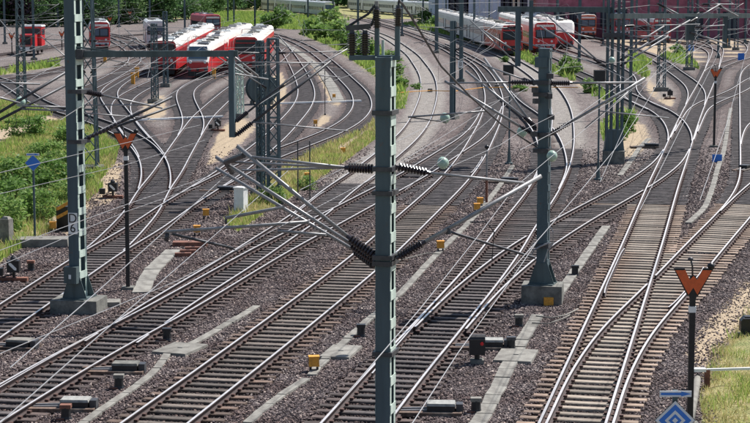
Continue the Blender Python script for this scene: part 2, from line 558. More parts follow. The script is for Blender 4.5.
TR = [
    # name key, side of surveyed rail, bearings, timber, pale bed, label
    ('main_a', 'L', [(123.5, 421), (190, 374), (280, 309), (351.7, 255), (394, 219), (437, 181), (458, 157), (470, 138), (479, 122), (484, 108), (485, 93), (480, 78), (471, 66), (453, 55), (437, 46), (405, 33), (381, 25), (350, 17.5), (310, 12.5), (260, 9.5)], 'sleep_mid', 0, 'straight track crossing the picture from lower left, passing behind the central mast', 9),
    ('main_b', 'R', [(0, 422), (85, 369), (125, 346), (192, 309), (250, 274), (292, 249), (333, 227), (373, 205), (402, 189), (432, 172), (465, 150), (483, 138), (495, 124), (502, 106)], 'sleep_dark', 0, 'track left of the central mast that joins the middle line beyond it', 8),
    ('curve_c', 'L', [(85, 341), (102, 331), (133, 310), (177, 284), (215, 262), (250, 240), (295, 211.7), (324, 189), (350, 172), (370, 157), (394, 138), (408, 122), (416, 106), (420.7, 91), (420, 76), (413, 63), (403, 51), (380.7, 36), (355, 27), (325, 20), (300, 16)], 'sleep_dark', 1, 'pale ballasted track swinging in an S behind the top of the central mast', 0),
    ('left_b', 'L', [(0, 304), (72, 258), (90, 247), (125, 228), (160, 205), (180, 193), (202, 180), (218, 170), (250, 147), (267, 133), (282, 118), (292, 107), (298, 94), (296, 80), (287, 60), (279, 47), (270, 35)], 'sleep_dark', 0, 'leftmost near track with the curve past the twin lattice masts', 7),
    ('left_a', 'L', [(70, 260), (88, 247), (123, 213), (138, 190), (153, 172), (165, 154), (182, 130), (192, 117), (201, 109), (228, 87), (250, 74), (268, 62), (285, 48)], 'sleep_dark', 0, 'track leading from the left mast to the red train beside the drum', 0),
    ('left_c', 'R', [(158, 208), (167, 197), (171, 178), (168, 162), (163, 154), (153, 143), (135, 132), (112, 122), (80, 112), (50, 103), (27, 89), (10, 80), (-15, 72)], 'sleep_dark', 0, 'branch track curving away left behind the orange W sign', 0),
    ('left_d', 'R', [(168, 162), (162, 150), (143, 129), (125, 106), (118, 98), (117, 91), (124, 84), (139, 75), (160, 69), (180, 64)], 'sleep_dark', 0, 'snaking branch track to the dark fronted red train', 0),
    ('left_e', 'R', [(150, 138), (136, 122), (131, 112), (130, 104), (137, 95), (162, 82), (185, 73), (205, 65)], 'sleep_dark', 0, 'short crossover track below the red trains', 0),
    ('left_f', 'L', [(165, 154), (176, 138), (182, 127), (183, 119), (181, 111), (177, 101), (176, 93), (179, 88), (188, 82.5), (205, 75), (222, 68), (238, 61)], 'sleep_dark', 0, 'hooked track ending under the red and white train', 0),
    ('loop_n', 'R', [(180, 215), (208, 195), (250, 172), (282, 156), (308, 146), (345, 131), (363, 120), (371, 110), (372, 102), (367, 91), (353, 78), (335, 62), (318, 50), (300, 41), (278, 34), (250, 28)], 'sleep_dark', 0, 'track curving around the concrete walkway near the centre top', 0),
    ('mid_e', 'R', [(397, 411), (428, 369), (442, 353), (477, 309), (500, 280), (522, 249), (533, 230), (555, 197), (563, 182), (570, 165), (574, 145), (574, 128), (572, 112), (566, 98), (557, 86), (541, 73), (519, 60), (500, 52), (475, 44), (458, 39), (425, 30), (402, 24), (380, 19), (340, 14), (290, 11), (240, 8.5)], 'sleep_dark', 2, 'track under the right hand mast sweeping off to the upper left', 8),
    ('cross_f', 'R', [(550, 205), (560, 186), (567, 168), (566, 155), (561, 140), (552, 126), (538, 113), (520, 101), (505, 84), (494, 71), (484, 62), (462.5, 50.6), (445, 43)], 'sleep_dark', 0, 'crossover track linking the two middle lines behind the right hand mast', 0),
    ('right_s', 'L', [(540, 421), (572, 352), (592.5, 308), (623, 242), (646.7, 187), (661, 157), (669, 139), (678, 120), (690, 97), (697, 85), (705, 69), (712, 53), (712, 47), (704, 42), (688, 38)], 'sleep_pale', 0, 'straight track at lower right running up beside the orange W sign', 8),
    ('mid_b', 'L', [(415, 327), (433, 309), (455, 288), (475, 272), (507, 248), (550, 222), (578, 207), (625, 182), (653, 163), (663, 150), (671, 137), (677, 124)], 'sleep_dark', 0, 'connecting track from the middle line across to the right hand line', 0),
    ('right_u', 'L', [(539, 438), (548, 421), (567, 378), (583, 353), (600, 330), (625, 305), (647, 284), (690, 240), (718, 212), (732, 195), (739, 180), (740.5, 165), (740, 120), (740, 79), (743, 70), (752, 63), (775, 55)], 'sleep_pale', 0, 'rightmost curved track passing left of the grass verge', 0),
    ('right_n', 'L', [(700, 230), (718, 213), (733, 198), (750, 183), (780, 160), (820, 135)], 'sleep_mid', 0, 'track leaving at the right edge above the verge', 0),
    ('right_o', 'L', [(740, 152), (742, 137), (745, 128), (750, 122), (770, 110)], 'sleep_mid', 0, 'short track peeling off at the right edge', 0),
    ('right_h', 'R', [(686, 164), (691, 147), (692, 134), (683, 119), (667, 108), (647, 100), (625, 90), (600, 79), (575, 68), (555, 58), (535, 50), (515, 43)], 'sleep_mid', 0, 'track curving in from the left behind the double tower', 0),
    ('right_i', 'R', [(667, 109), (650, 102), (640, 95), (635.5, 87), (637, 80), (633, 74), (625, 68.5), (605, 61), (585, 55), (560, 47)], 'sleep_mid', 0, 'tightly curved track beside the pale gravel patch', 0),
    ('right_j', 'R', [(704, 106), (706, 95), (700, 84), (680, 70), (666, 60), (650, 53), (625, 45), (600, 40)], 'sleep_mid', 0, 'track running from the red locomotives to the far W sign', 0),
    ('right_k', 'L', [(675, 131), (683, 117), (688, 109), (697, 102.5), (715, 96), (732, 89), (743, 81), (760, 73)], 'sleep_mid', 0, 'branch crossing behind the far W sign to the right edge', 0),
    ('right_p', 'L', [(704, 71), (708.5, 58), (708, 52), (700, 47), (682, 42.5), (660, 40)], 'sleep_mid', 0, 'curved track into the brick shed, left of two', 0),
    ('right_q', 'L', [(699, 82), (706, 69), (722, 62), (739, 57), (747, 51), (747, 46), (741, 41), (728, 38)], 'sleep_mid', 0, 'curved track into the brick shed at the far right', 0),
    ('yard_a', 'L', [(-20, 56), (30, 49), (70, 42), (105, 36.5), (150, 33)], 'sleep_dark', 0, 'yard track under the red shunter', 0),
    ('yard_b', 'L', [(-20, 70), (40, 60), (75, 53), (105, 46), (140, 40)], 'sleep_dark', 0, 'yard track just in front of the red shunter', 0),
    ('yard_c', 'L', [(-20, 83), (30, 74), (60, 67), (100, 58), (140, 48), (165, 42)], 'sleep_dark', 0, 'yard track nearest the left meadow', 0),
    ('yard_d', 'L', [(80, 88), (100, 79), (120, 68), (129, 60), (126, 51), (115, 43), (100, 36)], 'sleep_dark', 0, 'hooked yard track beside the half hidden locomotive', 0),
    ('yard_e', 'R', [(128, 65), (150, 55), (158, 50), (150, 44), (135, 38), (110, 33)], 'sleep_dark', 0, 'yard track behind the half hidden locomotive', 0),
]
tracks = []
for key, side, px, timber, pale, label, ext in TR:
    c = centre(side, px, ext)
    t = np.gradient(c, axis=0)
    t /= np.linalg.norm(t, axis=1)[:, None]
    n = np.c_[t[:, 1], -t[:, 0]]
    tracks.append(dict(key=key, c=c, t=t, n=n, timber=timber, pale=pale, label=label, L=c - n * HALF, Rr=c + n * HALF))

# ------------------------------------------------------------------ ground sheet with its zones
def poly_g(px):
    return np.array([(G(x, y).x, G(x, y).y) for x, y in px])


def in_poly(pts, poly):
    x, y = pts[:, 0], pts[:, 1]
    ins = np.zeros(len(pts), bool)
    j = len(poly) - 1
    for i in range(len(poly)):
        xi, yi = poly[i]
        xj, yj = poly[j]
        c = ((yi > y) != (yj > y)) & (x < (xj - xi) * (y - yi) / (yj - yi + 1e-12) + xi)
        ins ^= c
        j = i
    return ins


GRASS = [poly_g(p) for p in (
    [(-60, 100), (10, 103), (40, 108), (75, 116), (105, 128), (118, 150), (112, 178), (95, 196), (70, 222), (30, 243), (-60, 300)],     # meadow on the left
    [(225, 222), (250, 200), (268, 180), (300, 160), (345, 138), (372, 122), (383, 118), (385, 132), (350, 158), (320, 178), (290, 198), (262, 215), (238, 232)],   # strip in the middle
    [(705, 440), (700, 395), (712, 350), (728, 318), (752, 285), (800, 260), (860, 470)],         # verge lower right
    [(300, 34), (330, 46), (352, 60), (380, 80), (392, 110), (408, 108), (402, 80), (390, 60), (380, 48), (350, 32), (330, 26)],       # slope by the middle curves
    [(200, 25), (200, 12), (260, 12.5), (330, 18), (335, 28), (300, 30), (260, 27), (230, 28)],    # far bank
    [(395, 24), (440, 33), (470, 41), (510, 54), (540, 68), (570, 80), (585, 84), (598, 78), (560, 62), (530, 50), (470, 34), (420, 24)],
    [(622, 88), (640, 84), (650, 75), (640, 66), (670, 62), (690, 66), (700, 70), (690, 58), (660, 48), (630, 52)],
    [(600, 130), (606, 150), (628, 148), (640, 130), (632, 112), (610, 116)],
    [(-30, 72), (20, 66), (60, 62), (60, 66), (20, 72), (-30, 80)], [(600, 82), (590, 95), (615, 104), (632, 100), (622, 88)],
)]
SAND = [poly_g(p) for p in (
    [(205, 130), (245, 118), (255, 128), (240, 150), (222, 170), (207, 172), (200, 150)],
    [(-60, 126), (0, 129), (22, 119), (45, 115), (66, 117), (70, 121), (44, 127), (18, 142), (-60, 162)],
    [(120, 112), (160, 95), (180, 95), (172, 112), (150, 122)], [(95, 180), (125, 150), (128, 178), (120, 205), (100, 205)],
    [(600, 60), (640, 72), (658, 88), (655, 108), (640, 112), (625, 78), (600, 70)], [(655, 100), (672, 96), (680, 104), (662, 112)],
    [(628, 120), (645, 125), (652, 142), (640, 152), (620, 160), (610, 155)],
    [(330, 150), (382, 118), (388, 120), (345, 152)], [(270, 75), (285, 70), (296, 98), (280, 112), (266, 105)],
    [(690, 40), (750, 38), (750, 62), (715, 66), (690, 62)], [(560, 66), (600, 82), (600, 96), (575, 84)], [(686, 345), (745, 280), (765, 290), (735, 335), (716, 352), (708, 378), (696, 385)],
    [(300, 60), (320, 62), (345, 95), (345, 108), (322, 100), (312, 78)],
    [(40, 225), (75, 205), (95, 196), (88, 215), (70, 236)], [(315, 112), (335, 118), (330, 128), (312, 126)], [(610, 40), (700, 40), (690, 56), (650, 56)],
)]
PALE = [poly_g(p) for p in (
    [(0, 56), (60, 44), (120, 34), (180, 60), (262, 74), (262, 112), (205, 122), (150, 126), (118, 112), (60, 84), (0, 92)],
    [(278, 40), (300, 40), (350, 72), (352, 100), (340, 128), (300, 132), (292, 112), (310, 95), (300, 70)],
    [(540, 44), (600, 50), (690, 46), (750, 40), (750, 75), (700, 110), (640, 118), (600, 96), (570, 76)],
    [(600, 150), (640, 130), (655, 142), (640, 165), (612, 178)])]
xs = np.unique(np.r_[np.linspace(-1800, -120, 18), np.arange(-120, -30, 2.5), np.arange(-30, 40, 0.45), np.arange(40, 130, 2.5), np.linspace(130, 1800, 18)])
ys = np.unique(np.r_[np.linspace(-300, 30, 10), np.arange(30, 120, 0.45), np.arange(120, 320, 1.5), np.arange(320, 620, 5), np.linspace(620, 4000, 20)])
gx, gy = np.meshgrid(xs, ys)
gp = np.c_[gx.ravel(), gy.ravel()]


def soft_mask(pts, polys, w):
    out = np.zeros(len(pts))
    for pl in polys:
        lo, hi = pl.min(0) - 8, pl.max(0) + 8
        sel = np.where(((pts >= lo) & (pts <= hi)).all(1))[0]
        if not len(sel):
            continue
        q = pts[sel]
        ins = in_poly(q, pl)
        d = np.full(len(q), 1e9)
        for i in range(len(pl)):
            a, b = pl[i - 1], pl[i]
            ab = b - a
            tt = np.clip(((q - a) @ ab) / (ab @ ab + 1e-9), 0, 1)
            d = np.minimum(d, np.linalg.norm(q - (a + tt[:, None] * ab), axis=1))
        sdist = np.where(ins, d, -d)
        ww = w * np.clip(q[:, 1] / 70, 0.6, 4)
        out[sel] = np.maximum(out[sel], np.clip(0.5 + 0.5 * sdist / ww, 0, 1))
    return out


zone = np.zeros((len(gp), 4), np.float32)
zone[:, 0] = soft_mask(gp, SAND, 0.9)
zone[:, 1] = soft_mask(gp, GRASS, 0.8)
zone[:, 1] *= 1 - zone[:, 0]
far_green = (gp[:, 1] > 470) | ((np.abs(gp[:, 0]) > 95) & (gp[:, 1] < 350)) | (gp[:, 1] < 10)
zone[far_green, 1] = 1
zone[:, 3] = np.maximum(soft_mask(gp, PALE, 2.5) * 0.55, np.clip((gp[:, 1] - 85) / 90, 0, 1) * 0.22 * (gp[:, 1] < 470))  # ground turns paler in patches and with distance ahead
tot = sum(len(t['c']) for t in tracks)
kd = KDTree(tot)
own = []
for ti, t in enumerate(tracks):
    for p in t['c']:
        kd.insert((p[0], p[1], 0), len(own))
        own.append(ti)
kd.balance()
near = np.where((gp[:, 1] > 32) & (gp[:, 1] < 430) & (np.abs(gp[:, 0]) < 110))[0]
for i in near:
    co, idx, dist = kd.find((gp[i, 0], gp[i, 1], 0))
    wd = 1.15 if gp[i, 1] < 120 else 1.6
    f = min(1, max(0, (wd + 0.55 - dist) / 0.6))
    zone[i, 2] = f
    zone[i, 3] *= 1 - 0.85 * f
    pl = tracks[own[idx]]['pale']
    if pl and not (pl == 2 and gp[i, 1] < 108) and not (pl == 1 and gp[i, 1] < 88):
        fade = min(1, (gp[i, 1] - (108 if pl == 2 else 88)) / 8)
        zone[i, 3] = max(zone[i, 3], min(1, max(0, (1.75 - dist) / 0.5)) * fade * 0.85)
        zone[i, 2] = 0
    k = 1 - min(1, max(0, (1.9 - dist) / 0.5))
    zone[i, 1] *= k
    zone[i, 0] *= max(k, 0.25)
gz = np.zeros(len(gp))
gz -= zone[:, 2] * 0.055 * (gp[:, 1] < 130)
gm = np.clip(zone[:, 1] * 2 - 1, 0, 1)
gz += gm * (0.10 * np.sin(gp[:, 0] * 0.9 + 1.3) * np.sin(gp[:, 1] * 0.7) + 0.08)
inter = (gp[:, 1] > 30) & (gp[:, 1] < 130) & (np.abs(gp[:, 0]) < 40)
gz[inter] += 0.02 * (rng.random(inter.sum()) - 0.7) * (1 - zone[inter, 2])
nx, ny = len(xs), len(ys)
ii = np.arange(nx * ny).reshape(ny, nx)
quads = np.c_[ii[:-1, :-1].ravel(), ii[:-1, 1:].ravel(), ii[1:, 1:].ravel(), ii[1:, :-1].ravel()]
gme = bpy.data.meshes.new('ground')
gme.vertices.add(len(gp))
gme.vertices.foreach_set('co', np.c_[gp, gz].astype(np.float32).ravel())
gme.loops.add(quads.size)
gme.loops.foreach_set('vertex_index', quads.astype(np.int32).ravel())
gme.polygons.add(len(quads))
gme.polygons.foreach_set('loop_start', (np.arange(len(quads)) * 4).astype(np.int32))
gme.polygons.foreach_set('loop_total', np.full(len(quads), 4, np.int32))
ca = gme.color_attributes.new('zone', 'FLOAT_COLOR', 'POINT')
ca.data.foreach_set('color', zone.ravel())
gme.materials.append(M['ground'])
gme.update(calc_edges=True)
gme.validate()
ground = bpy.data.objects.new('ground', gme)
COL.objects.link(ground)
tag(ground, kind='structure')

# ------------------------------------------------------------------ tracks: rails, fastenings, sleepers
PROF = [(-.075, .035), (.075, .035), (.075, .05), (.012, .072), (.012, .145), (.036, .155), (.036, .183), (.031, RAIL_TOP), (-.031, RAIL_TOP), (-.036, .183), (-.036, .155), (-.012, .145), (-.012, .072), (-.075, .05)]


def sweep(pts, nrm, prof, dz, topi):
    n = len(prof)
    k = len(pts)
    pr = np.array(prof)
    v = np.zeros((k, n, 3))
    v[:, :, :2] = pts[:, None, :] + nrm[:, None, :] * pr[None, :, 0:1]
    v[:, :, 2] = pr[None, :, 1] + dz
    fs, ms = [], []
    for i in range(k - 1):
        for j in range(n):
            j2 = (j + 1) % n
            fs.append((i * n + j, i * n + j2, (i + 1) * n + j2, (i + 1) * n + j))
            ms.append(1 if j in topi else 0)
    fs.append(tuple(range(n))[::-1])
    ms.append(0)
    fs.append(tuple((k - 1) * n + i for i in range(n)))
    ms.append(0)
    return v.reshape(-1, 3), fs, ms


sl_mesh = {}
for tm in ('sleep_dark', 'sleep_mid', 'sleep_pale'):
    mb = MB()
    w, h, c = 0.25, 0.16, 0.02
    ps = [(-w / 2, -h), (w / 2, -h), (w / 2, -c), (w / 2 - c, 0), (-w / 2 + c, 0), (-w / 2, -c)]
    mb.prism([(-0.5, y, z) for y, z in ps], (1.0, 0, 0))
    sl_mesh[tm] = mb.mesh('sleeper', tm)
SL_TOP = 0.037
NEAR_Y, FAR_Y = 84.0, 230.0
rail_pts = []


def dist_filter(pts, kdt):
    return np.array([kdt.find((p[0], p[1], 0))[2] for p in pts])


stone_excl = []
for ti, T in enumerate(tracks):
    c, tt, nn = T['c'], T['t'], T['n']
    base = (float(c[0, 0]), float(c[0, 1]), 0.0)
    root = empty('railway_track', base, T['label'], 'track', 'tracks of the junction')
    dz = 0.0016 * (ti % 7)
    kr = None
    if rail_pts:
        allp = np.vstack(rail_pts)
        kr = KDTree(len(allp))
        for i, p in enumerate(allp):
            kr.insert((p[0], p[1], 0), i)
        kr.balance()
    # sleepers: where earlier tracks lie close their long timbers carry this one
    spots = []
    acc = 0
    for i in range(len(c)):
        if c[i, 1] > FAR_Y or c[i, 1] < 38 or (T['pale'] == 1 and c[i, 1] > 93) or (T['pale'] == 2 and c[i, 1] > 112):
            continue
        skip = False
        lo, hi = -1.3, 1.3
        for tj, T2 in enumerate(tracks):
            if tj == ti:
                continue
            d = T2['c'] - c[i]
            sel = np.abs(d @ tt[i]) < 0.32
            sel &= np.abs(d @ nn[i]) < 2.3
            if sel.any():
                dd = (d[sel] @ nn[i])
                dm = dd[np.argmin(np.abs(dd))]
                if tj < ti:
                    skip = True
                    break
                lo, hi = min(lo, dm - 1.3), max(hi, dm + 1.3)
        if c[i, 1] > 200 and random.random() < (c[i, 1] - 200) / 30:
            skip = True
        if not skip:
            spots.append((i, lo, hi))
    mbf = MB()
    for i, lo, hi in spots:
        jx = random.gauss(0, 0.03)
        cc = c[i] + nn[i] * ((lo + hi) / 2 + jx) + tt[i] * random.gauss(0, 0.015)
        ang = math.atan2(nn[i, 1], nn[i, 0]) + random.gauss(0, 0.006)
        if c[i, 1] < NEAR_Y:
            s = bpy.data.objects.new('sleeper', sl_mesh[T['timber']])
            COL.objects.link(s)
            s.parent = root
            s.location = (cc[0] - base[0], cc[1] - base[1], SL_TOP - random.random() * 0.012)
            s.rotation_euler = (random.gauss(0, 0.01), 0, ang)
            s.scale = (hi - lo, random.uniform(0.94, 1.06), 1)
            stone_excl.append((cc[0], cc[1], ang, (hi - lo) / 2))
        else:
            mbf.box((cc[0], cc[1], SL_TOP - 0.06), (hi - lo, 0.25, 0.12), yaw=ang)
    if mbf.v:
        tag(mbf.build('far_sleepers', 'sleep_far', root, base), kind='stuff')
    for sgn in (-1, 1):
        rp = c + nn * (HALF * sgn)
        keep = np.ones(len(rp), bool)
        if kr is not None:
            # rail drops out where it would lie inside an older rail
            fine = dist_filter(rp, kr)
            keep = fine > 0.05
        # split in runs
        mbr = MB()
        runs, cur = [], []
        for i in range(len(rp)):
            if keep[i]:
                cur.append(i)
            else:
                if len(cur) > 2:
                    runs.append(cur)
                cur = []
        if len(cur) > 2:
            runs.append(cur)
        if not runs:
            continue
        for rn in runs:
            pts = rp[rn]
            nr = nn[rn]
            farsel = [k for k in range(len(rn)) if pts[k, 1] < 130 or k % 3 == 0 or k == len(rn) - 1]
            v, f, ms = sweep(pts[farsel], nr[farsel], PROF, dz, {7})
            o = len(mbr.v)
            mbr.v += [tuple(p) for p in v]
            mbr.f += [tuple(a + o for a in q) for q in f]
            mbr.m += ms
        ro = mbr.build('rail', ['rail_side', 'rail_top'], root, base)
        fb = MB()
        for i in range(len(c)):
            if keep[i] and c[i, 1] < 100 and c[i, 1] > 38:
                q = rp[i]
                a = math.atan2(nn[i, 1], nn[i, 0])
                for s2 in (-1, 1):
                    p = q + nn[i] * (0.105 * s2)
                    fb.box((p[0], p[1], 0.066), (0.085, 0.12, 0.05), yaw=a)
        if fb.v:
            tag(fb.build('fastenings', 'fasten', ro, base), kind='stuff')
        # check rails opposite the frogs and the open switch tongue
        for key_, sg_, ya_, yb_, o0, o1 in (('right_s', -1, 58.5, 69.0, .10, .10), ('right_u', 1, 56.5, 65.0, .10, .10), ('main_b', -1, 40.0, 54.0, .17, .0), ('mid_e', -1, 46.5, 57.5, .15, .0), ('main_a', 1, 96, 106, .1, .1), ('curve_c', -1, 78, 88, .1, .1)):
            if T['key'] == key_ and sgn == sg_:
                m_ = np.where((c[:, 1] > ya_) & (c[:, 1] < yb_))[0]
                if len(m_) > 4:
                    u_ = np.linspace(0, 1, len(m_))
                    off_ = o0 + (o1 - o0) * u_
                    if o1 > 0:
                        off_ = off_ + .06 * (np.abs(u_ - .5) * 2) ** 6
                    pts_ = rp[m_] - nn[m_] * (sgn * off_)[:, None]
                    v, f, ms = sweep(pts_, nn[m_], [(a_ * .62, b_) for a_, b_ in PROF], dz - .004, {7})
                    mbc = MB()
                    mbc.v, mbc.f, mbc.m = [tuple(p) for p in v], f, ms
                    mbc.build('check_rail' if o1 > 0 else 'switch_rail', ['rail_side', 'rail_top'], root, base)
        # densify for later tests
        m = rp[:, 1] < 260
        q = rp[m]
        if len(q) > 2:
            s = np.arange(len(q))
            s2 = np.arange(0, len(q) - 1, 0.12)
            rail_pts.append(np.c_[np.interp(s2, s, q[:, 0]), np.interp(s2, s, q[:, 1])])

# ------------------------------------------------------------------ loose ballast stones near the bridge (uncountable)
def points_object(name, pts, scl, material, sx=1.0, sz=0.72):
    me = bpy.data.meshes.new(name)
    me.vertices.add(len(pts))
    me.vertices.foreach_set('co', pts.astype(np.float32).ravel())
    at = me.attributes.new('size', 'FLOAT', 'POINT')
    at.data.foreach_set('value', scl.astype(np.float32))
    ob = bpy.data.objects.new(name, me)
    COL.objects.link(ob)
    ng = bpy.data.node_groups.new(name + '_nodes', 'GeometryNodeTree')
    ng.interface.new_socket('Geometry', in_out='INPUT', socket_type='NodeSocketGeometry')
    ng.interface.new_socket('Geometry', in_out='OUTPUT', socket_type='NodeSocketGeometry')
    N = ng.nodes.new
    Lk = ng.links.new
    gi, go = N('NodeGroupInput'), N('NodeGroupOutput')
    join = N('GeometryNodeGeometryToInstance')
    for k in range(4):
        ico = N('GeometryNodeMeshIcoSphere')
        ico.inputs['Radius'].default_value = 1.0
        ico.inputs['Subdivisions'].default_value = 1
        setp = N('GeometryNodeSetPosition')
        nz = N('ShaderNodeTexNoise')
        nz.noise_dimensions = '4D'
        nz.inputs['W'].default_value = 3.7 * k + 1
        nz.inputs['Scale'].default_value = 1.3
        sub = N('ShaderNodeVectorMath')
        sub.operation = 'SUBTRACT'
        sub.inputs[1].default_value = (0.5, 0.5, 0.5)
        mul = N('ShaderNodeVectorMath')
        mul.operation = 'MULTIPLY'
        mul.inputs[1].default_value = (2.0, 2.0, 1.2)
        Lk(nz.outputs['Color'], sub.inputs[0])
        Lk(sub.outputs[0], mul.inputs[0])
        Lk(mul.outputs[0], setp.inputs['Offset'])
        Lk(ico.outputs['Mesh'], setp.inputs['Geometry'])
        tr = N('GeometryNodeTransform')
        tr.inputs['Scale'].default_value = (sx, 0.85, sz)
        Lk(setp.outputs[0], tr.inputs['Geometry'])
        sm = N('GeometryNodeSetMaterial')
        sm.inputs['Material'].default_value = material
        Lk(tr.outputs[0], sm.inputs['Geometry'])
        sh = N('GeometryNodeSetShadeSmooth')
        sh.inputs['Shade Smooth'].default_value = False
        Lk(sm.outputs[0], sh.inputs[0])
        Lk(sh.outputs[0], join.inputs[0])
    iop = N('GeometryNodeInstanceOnPoints')
    iop.inputs['Pick Instance'].default_value = True
    rv = N('FunctionNodeRandomValue')
    rv.data_type = 'INT'
    [s for s in rv.inputs if s.name == 'Max' and s.type == 'INT'][0].default_value = 3
    Lk([s for s in rv.outputs if s.type == 'INT'][0], iop.inputs['Instance Index'])
    rr = N('FunctionNodeRandomValue')
    rr.data_type = 'FLOAT_VECTOR'
    rr.inputs[0].default_value = (-0.5, -0.5, 0)
    rr.inputs[1].default_value = (0.5, 0.5, 6.283)
    Lk(rr.outputs[0], iop.inputs['Rotation'])
    na = N('GeometryNodeInputNamedAttribute')
    na.data_type = 'FLOAT'
    na.inputs['Name'].default_value = 'size'
    Lk([s for s in na.outputs if s.name == 'Attribute'][0], iop.inputs['Scale'])
    Lk(gi.outputs[0], iop.inputs['Points'])
    Lk(join.outputs[0], iop.inputs['Instance'])
    Lk(iop.outputs[0], go.inputs[0])
    md = ob.modifiers.new('scatter', 'NODES')
    md.node_group = ng
    return ob


def stone_mat():
    m = bpy.data.materials.new('ballast_stone')
    m.use_nodes = True
    nt = m.node_tree
    b = nt.nodes['Principled BSDF']
    b.inputs['Roughness'].default_value = 0.75
    b.inputs['Specular IOR Level'].default_value = 0.35
    oi = nd(nt, 'ShaderNodeObjectInfo')
    rp = nd(nt, 'ShaderNodeValToRGB')
    el = rp.color_ramp.elements
    el[0].color = (0.030, 0.023, 0.026, 1)
    el[1].position = 1.0
    el[1].color = (0.52, 0.45, 0.39, 1)
    for p, c in ((0.35, (0.078, 0.062, 0.065)), (0.65, (0.140, 0.113, 0.112)), (0.88, (0.22, 0.185, 0.175))):
        e = el.new(p)
        e.color = (*c, 1)
    nt.links.new(oi.outputs['Random'], rp.inputs['Fac'])
    ge = nd(nt, 'ShaderNodeNewGeometry')
    nz = nd(nt, 'ShaderNodeTexNoise')
    nz.inputs['Scale'].default_value = 0.55
    nz.inputs['Detail'].default_value = 7
    nz.inputs['Roughness'].default_value = 0.7
    nt.links.new(ge.outputs['Position'], nz.inputs['Vector'])
    r2 = nd(nt, 'ShaderNodeValToRGB')
    r2.color_ramp.elements[0].position = 0.36
    r2.color_ramp.elements[0].color = (0.62, 0.48, 0.46, 1)
    r2.color_ramp.elements[1].position = 0.64
    r2.color_ramp.elements[1].color = (1.32, 1.3, 1.28, 1)
    nt.links.new(nz.outputs['Fac'], r2.inputs['Fac'])
    mx = nd(nt, 'ShaderNodeMix', data_type='RGBA', blend_type='MULTIPLY')
    mx.inputs['Factor'].default_value = 1
    nt.links.new(rp.outputs[0], mx.inputs['A'])
    nt.links.new(r2.outputs[0], mx.inputs['B'])
    nt.links.new(mx.outputs['Result'], b.inputs['Base Color'])
    return m


M['stone'] = stone_mat()
M['stone_bed'] = stone_mat()
M['stone_bed'].name = 'oily_ballast_stone'
for n_ in M['stone_bed'].node_tree.nodes:
    if n_.type == 'VALTORGB' and len(n_.color_ramp.elements) > 2:
        for e_ in n_.color_ramp.elements:
            e_.color = (e_.color[0] * .40, e_.color[1] * .34, e_.color[2] * .33, 1)
sk = KDTree(sum(int(2 * h / 0.16) + 2 for _, _, _, h in stone_excl))
n_i = 0
for x, y, a, h in stone_excl:
    for q in np.linspace(-h, h, int(2 * h / 0.16) + 2):
        sk.insert((x + math.cos(a) * q, y + math.sin(a) * q, 0), n_i)
        n_i += 1
sk.balance()
rk_p = np.vstack(rail_pts)
rk_p = rk_p[rk_p[:, 1] < 120]
rk = KDTree(len(rk_p))
for i, p in enumerate(rk_p):
    rk.insert((p[0], p[1], 0), i)
rk.balance()
cand = []
for y0, y1, den in ((40, 52, 430), (52, 62, 320), (62, 74, 200), (74, 116, 100)):
    w1 = y1 * 0.207 + 1.2
    n = int((y1 - y0) * 2 * w1 * den)
    cand.append(np.c_[rng.uniform(-w1, w1, n), rng.uniform(y0, y1, n)])
cand = np.vstack(cand)
zs = soft_mask(cand, SAND, 0.5)
zg = soft_mask(cand, GRASS, 0.8)
keep = (rng.random(len(cand)) > np.maximum(zs * 0.85, zg * 1.1)) & (rng.random(len(cand)) > (cand[:, 1] - 80) / 36)
cand = cand[keep]
ok = np.ones(len(cand), bool)
for i, (x, y) in enumerate(cand):
    if sk.find((x, y, 0))[2] < 0.135 and random.random() < 0.93:
        ok[i] = False
    elif rk.find((x, y, 0))[2] < 0.10:
        ok[i] = False
cand = cand[ok]
sz_ = rng.uniform(0.017, 0.040, len(cand)) * np.clip(cand[:, 1] / 60, 1.0, 1.35)
bed = np.array([kd.find((q[0], q[1], 0))[2] for q in cand]) < rng.uniform(1.05, 1.5, len(cand))
st2 = points_object('track_bed_stones', np.c_[cand[bed], sz_[bed] * 0.35 - .05], sz_[bed], M['stone_bed'])
tag(st2, 'dark oily ballast stones between the sleepers', 'ballast', kind='stuff')
stones = points_object('ballast_stones', np.c_[cand[~bed], sz_[~bed] * 0.35], sz_[~bed], M['stone'])
tag(stones, 'loose grey brown ballast stones between the tracks', 'ballast', kind='stuff')

# ------------------------------------------------------------------ masts of the overhead line
INS_PROF = []
for k in range(9):
    t0 = 0.10 + 0.8 * k / 9
    INS_PROF += [(t0, 0.55), (t0 + 0.02, 1.0), (t0 + 0.045, 1.0), (t0 + 0.07, 0.55)]


def insulator(root, o, p0, p1, r=0.075, m='insul', n=10):
    mb = MB()
    mb.lathe(p0, p1, [(0, r * 0.45), (0.09, r * 0.5)] + [(t, q * r) for t, q in INS_PROF] + [(0.91, r * 0.5), (1, r * 0.45)], n)
    return mb.build('insulator', m, root, o)


def tube_part(root, o, p0, p1, r, name='arm_tube', m='tube', n=8):
    return MB().tube(p0, p1, r, n).build(name, m, root, o, smooth=True)


def lerp(a, b, t):
    return Vector(a) * (1 - t) + Vector(b) * t


def arm(root, o, A, E, ins=0.7, r=0.032, m='tube', ir=0.07, over=0.0):
    """insulated arm tube from clamp A to far end E"""
    A, E = Vector(A), Vector(E)
    d = (E - A).normalized()
    B = A + d * ins
    insulator(root, o, A, B, ir)
    tube_part(root, o, B, E + d * over, r, m=m)


def clamp(root, o, c, s, yaw=0, m='tube_dark'):
    return MB().box(c, s, yaw).build('clamp', m, root, o)


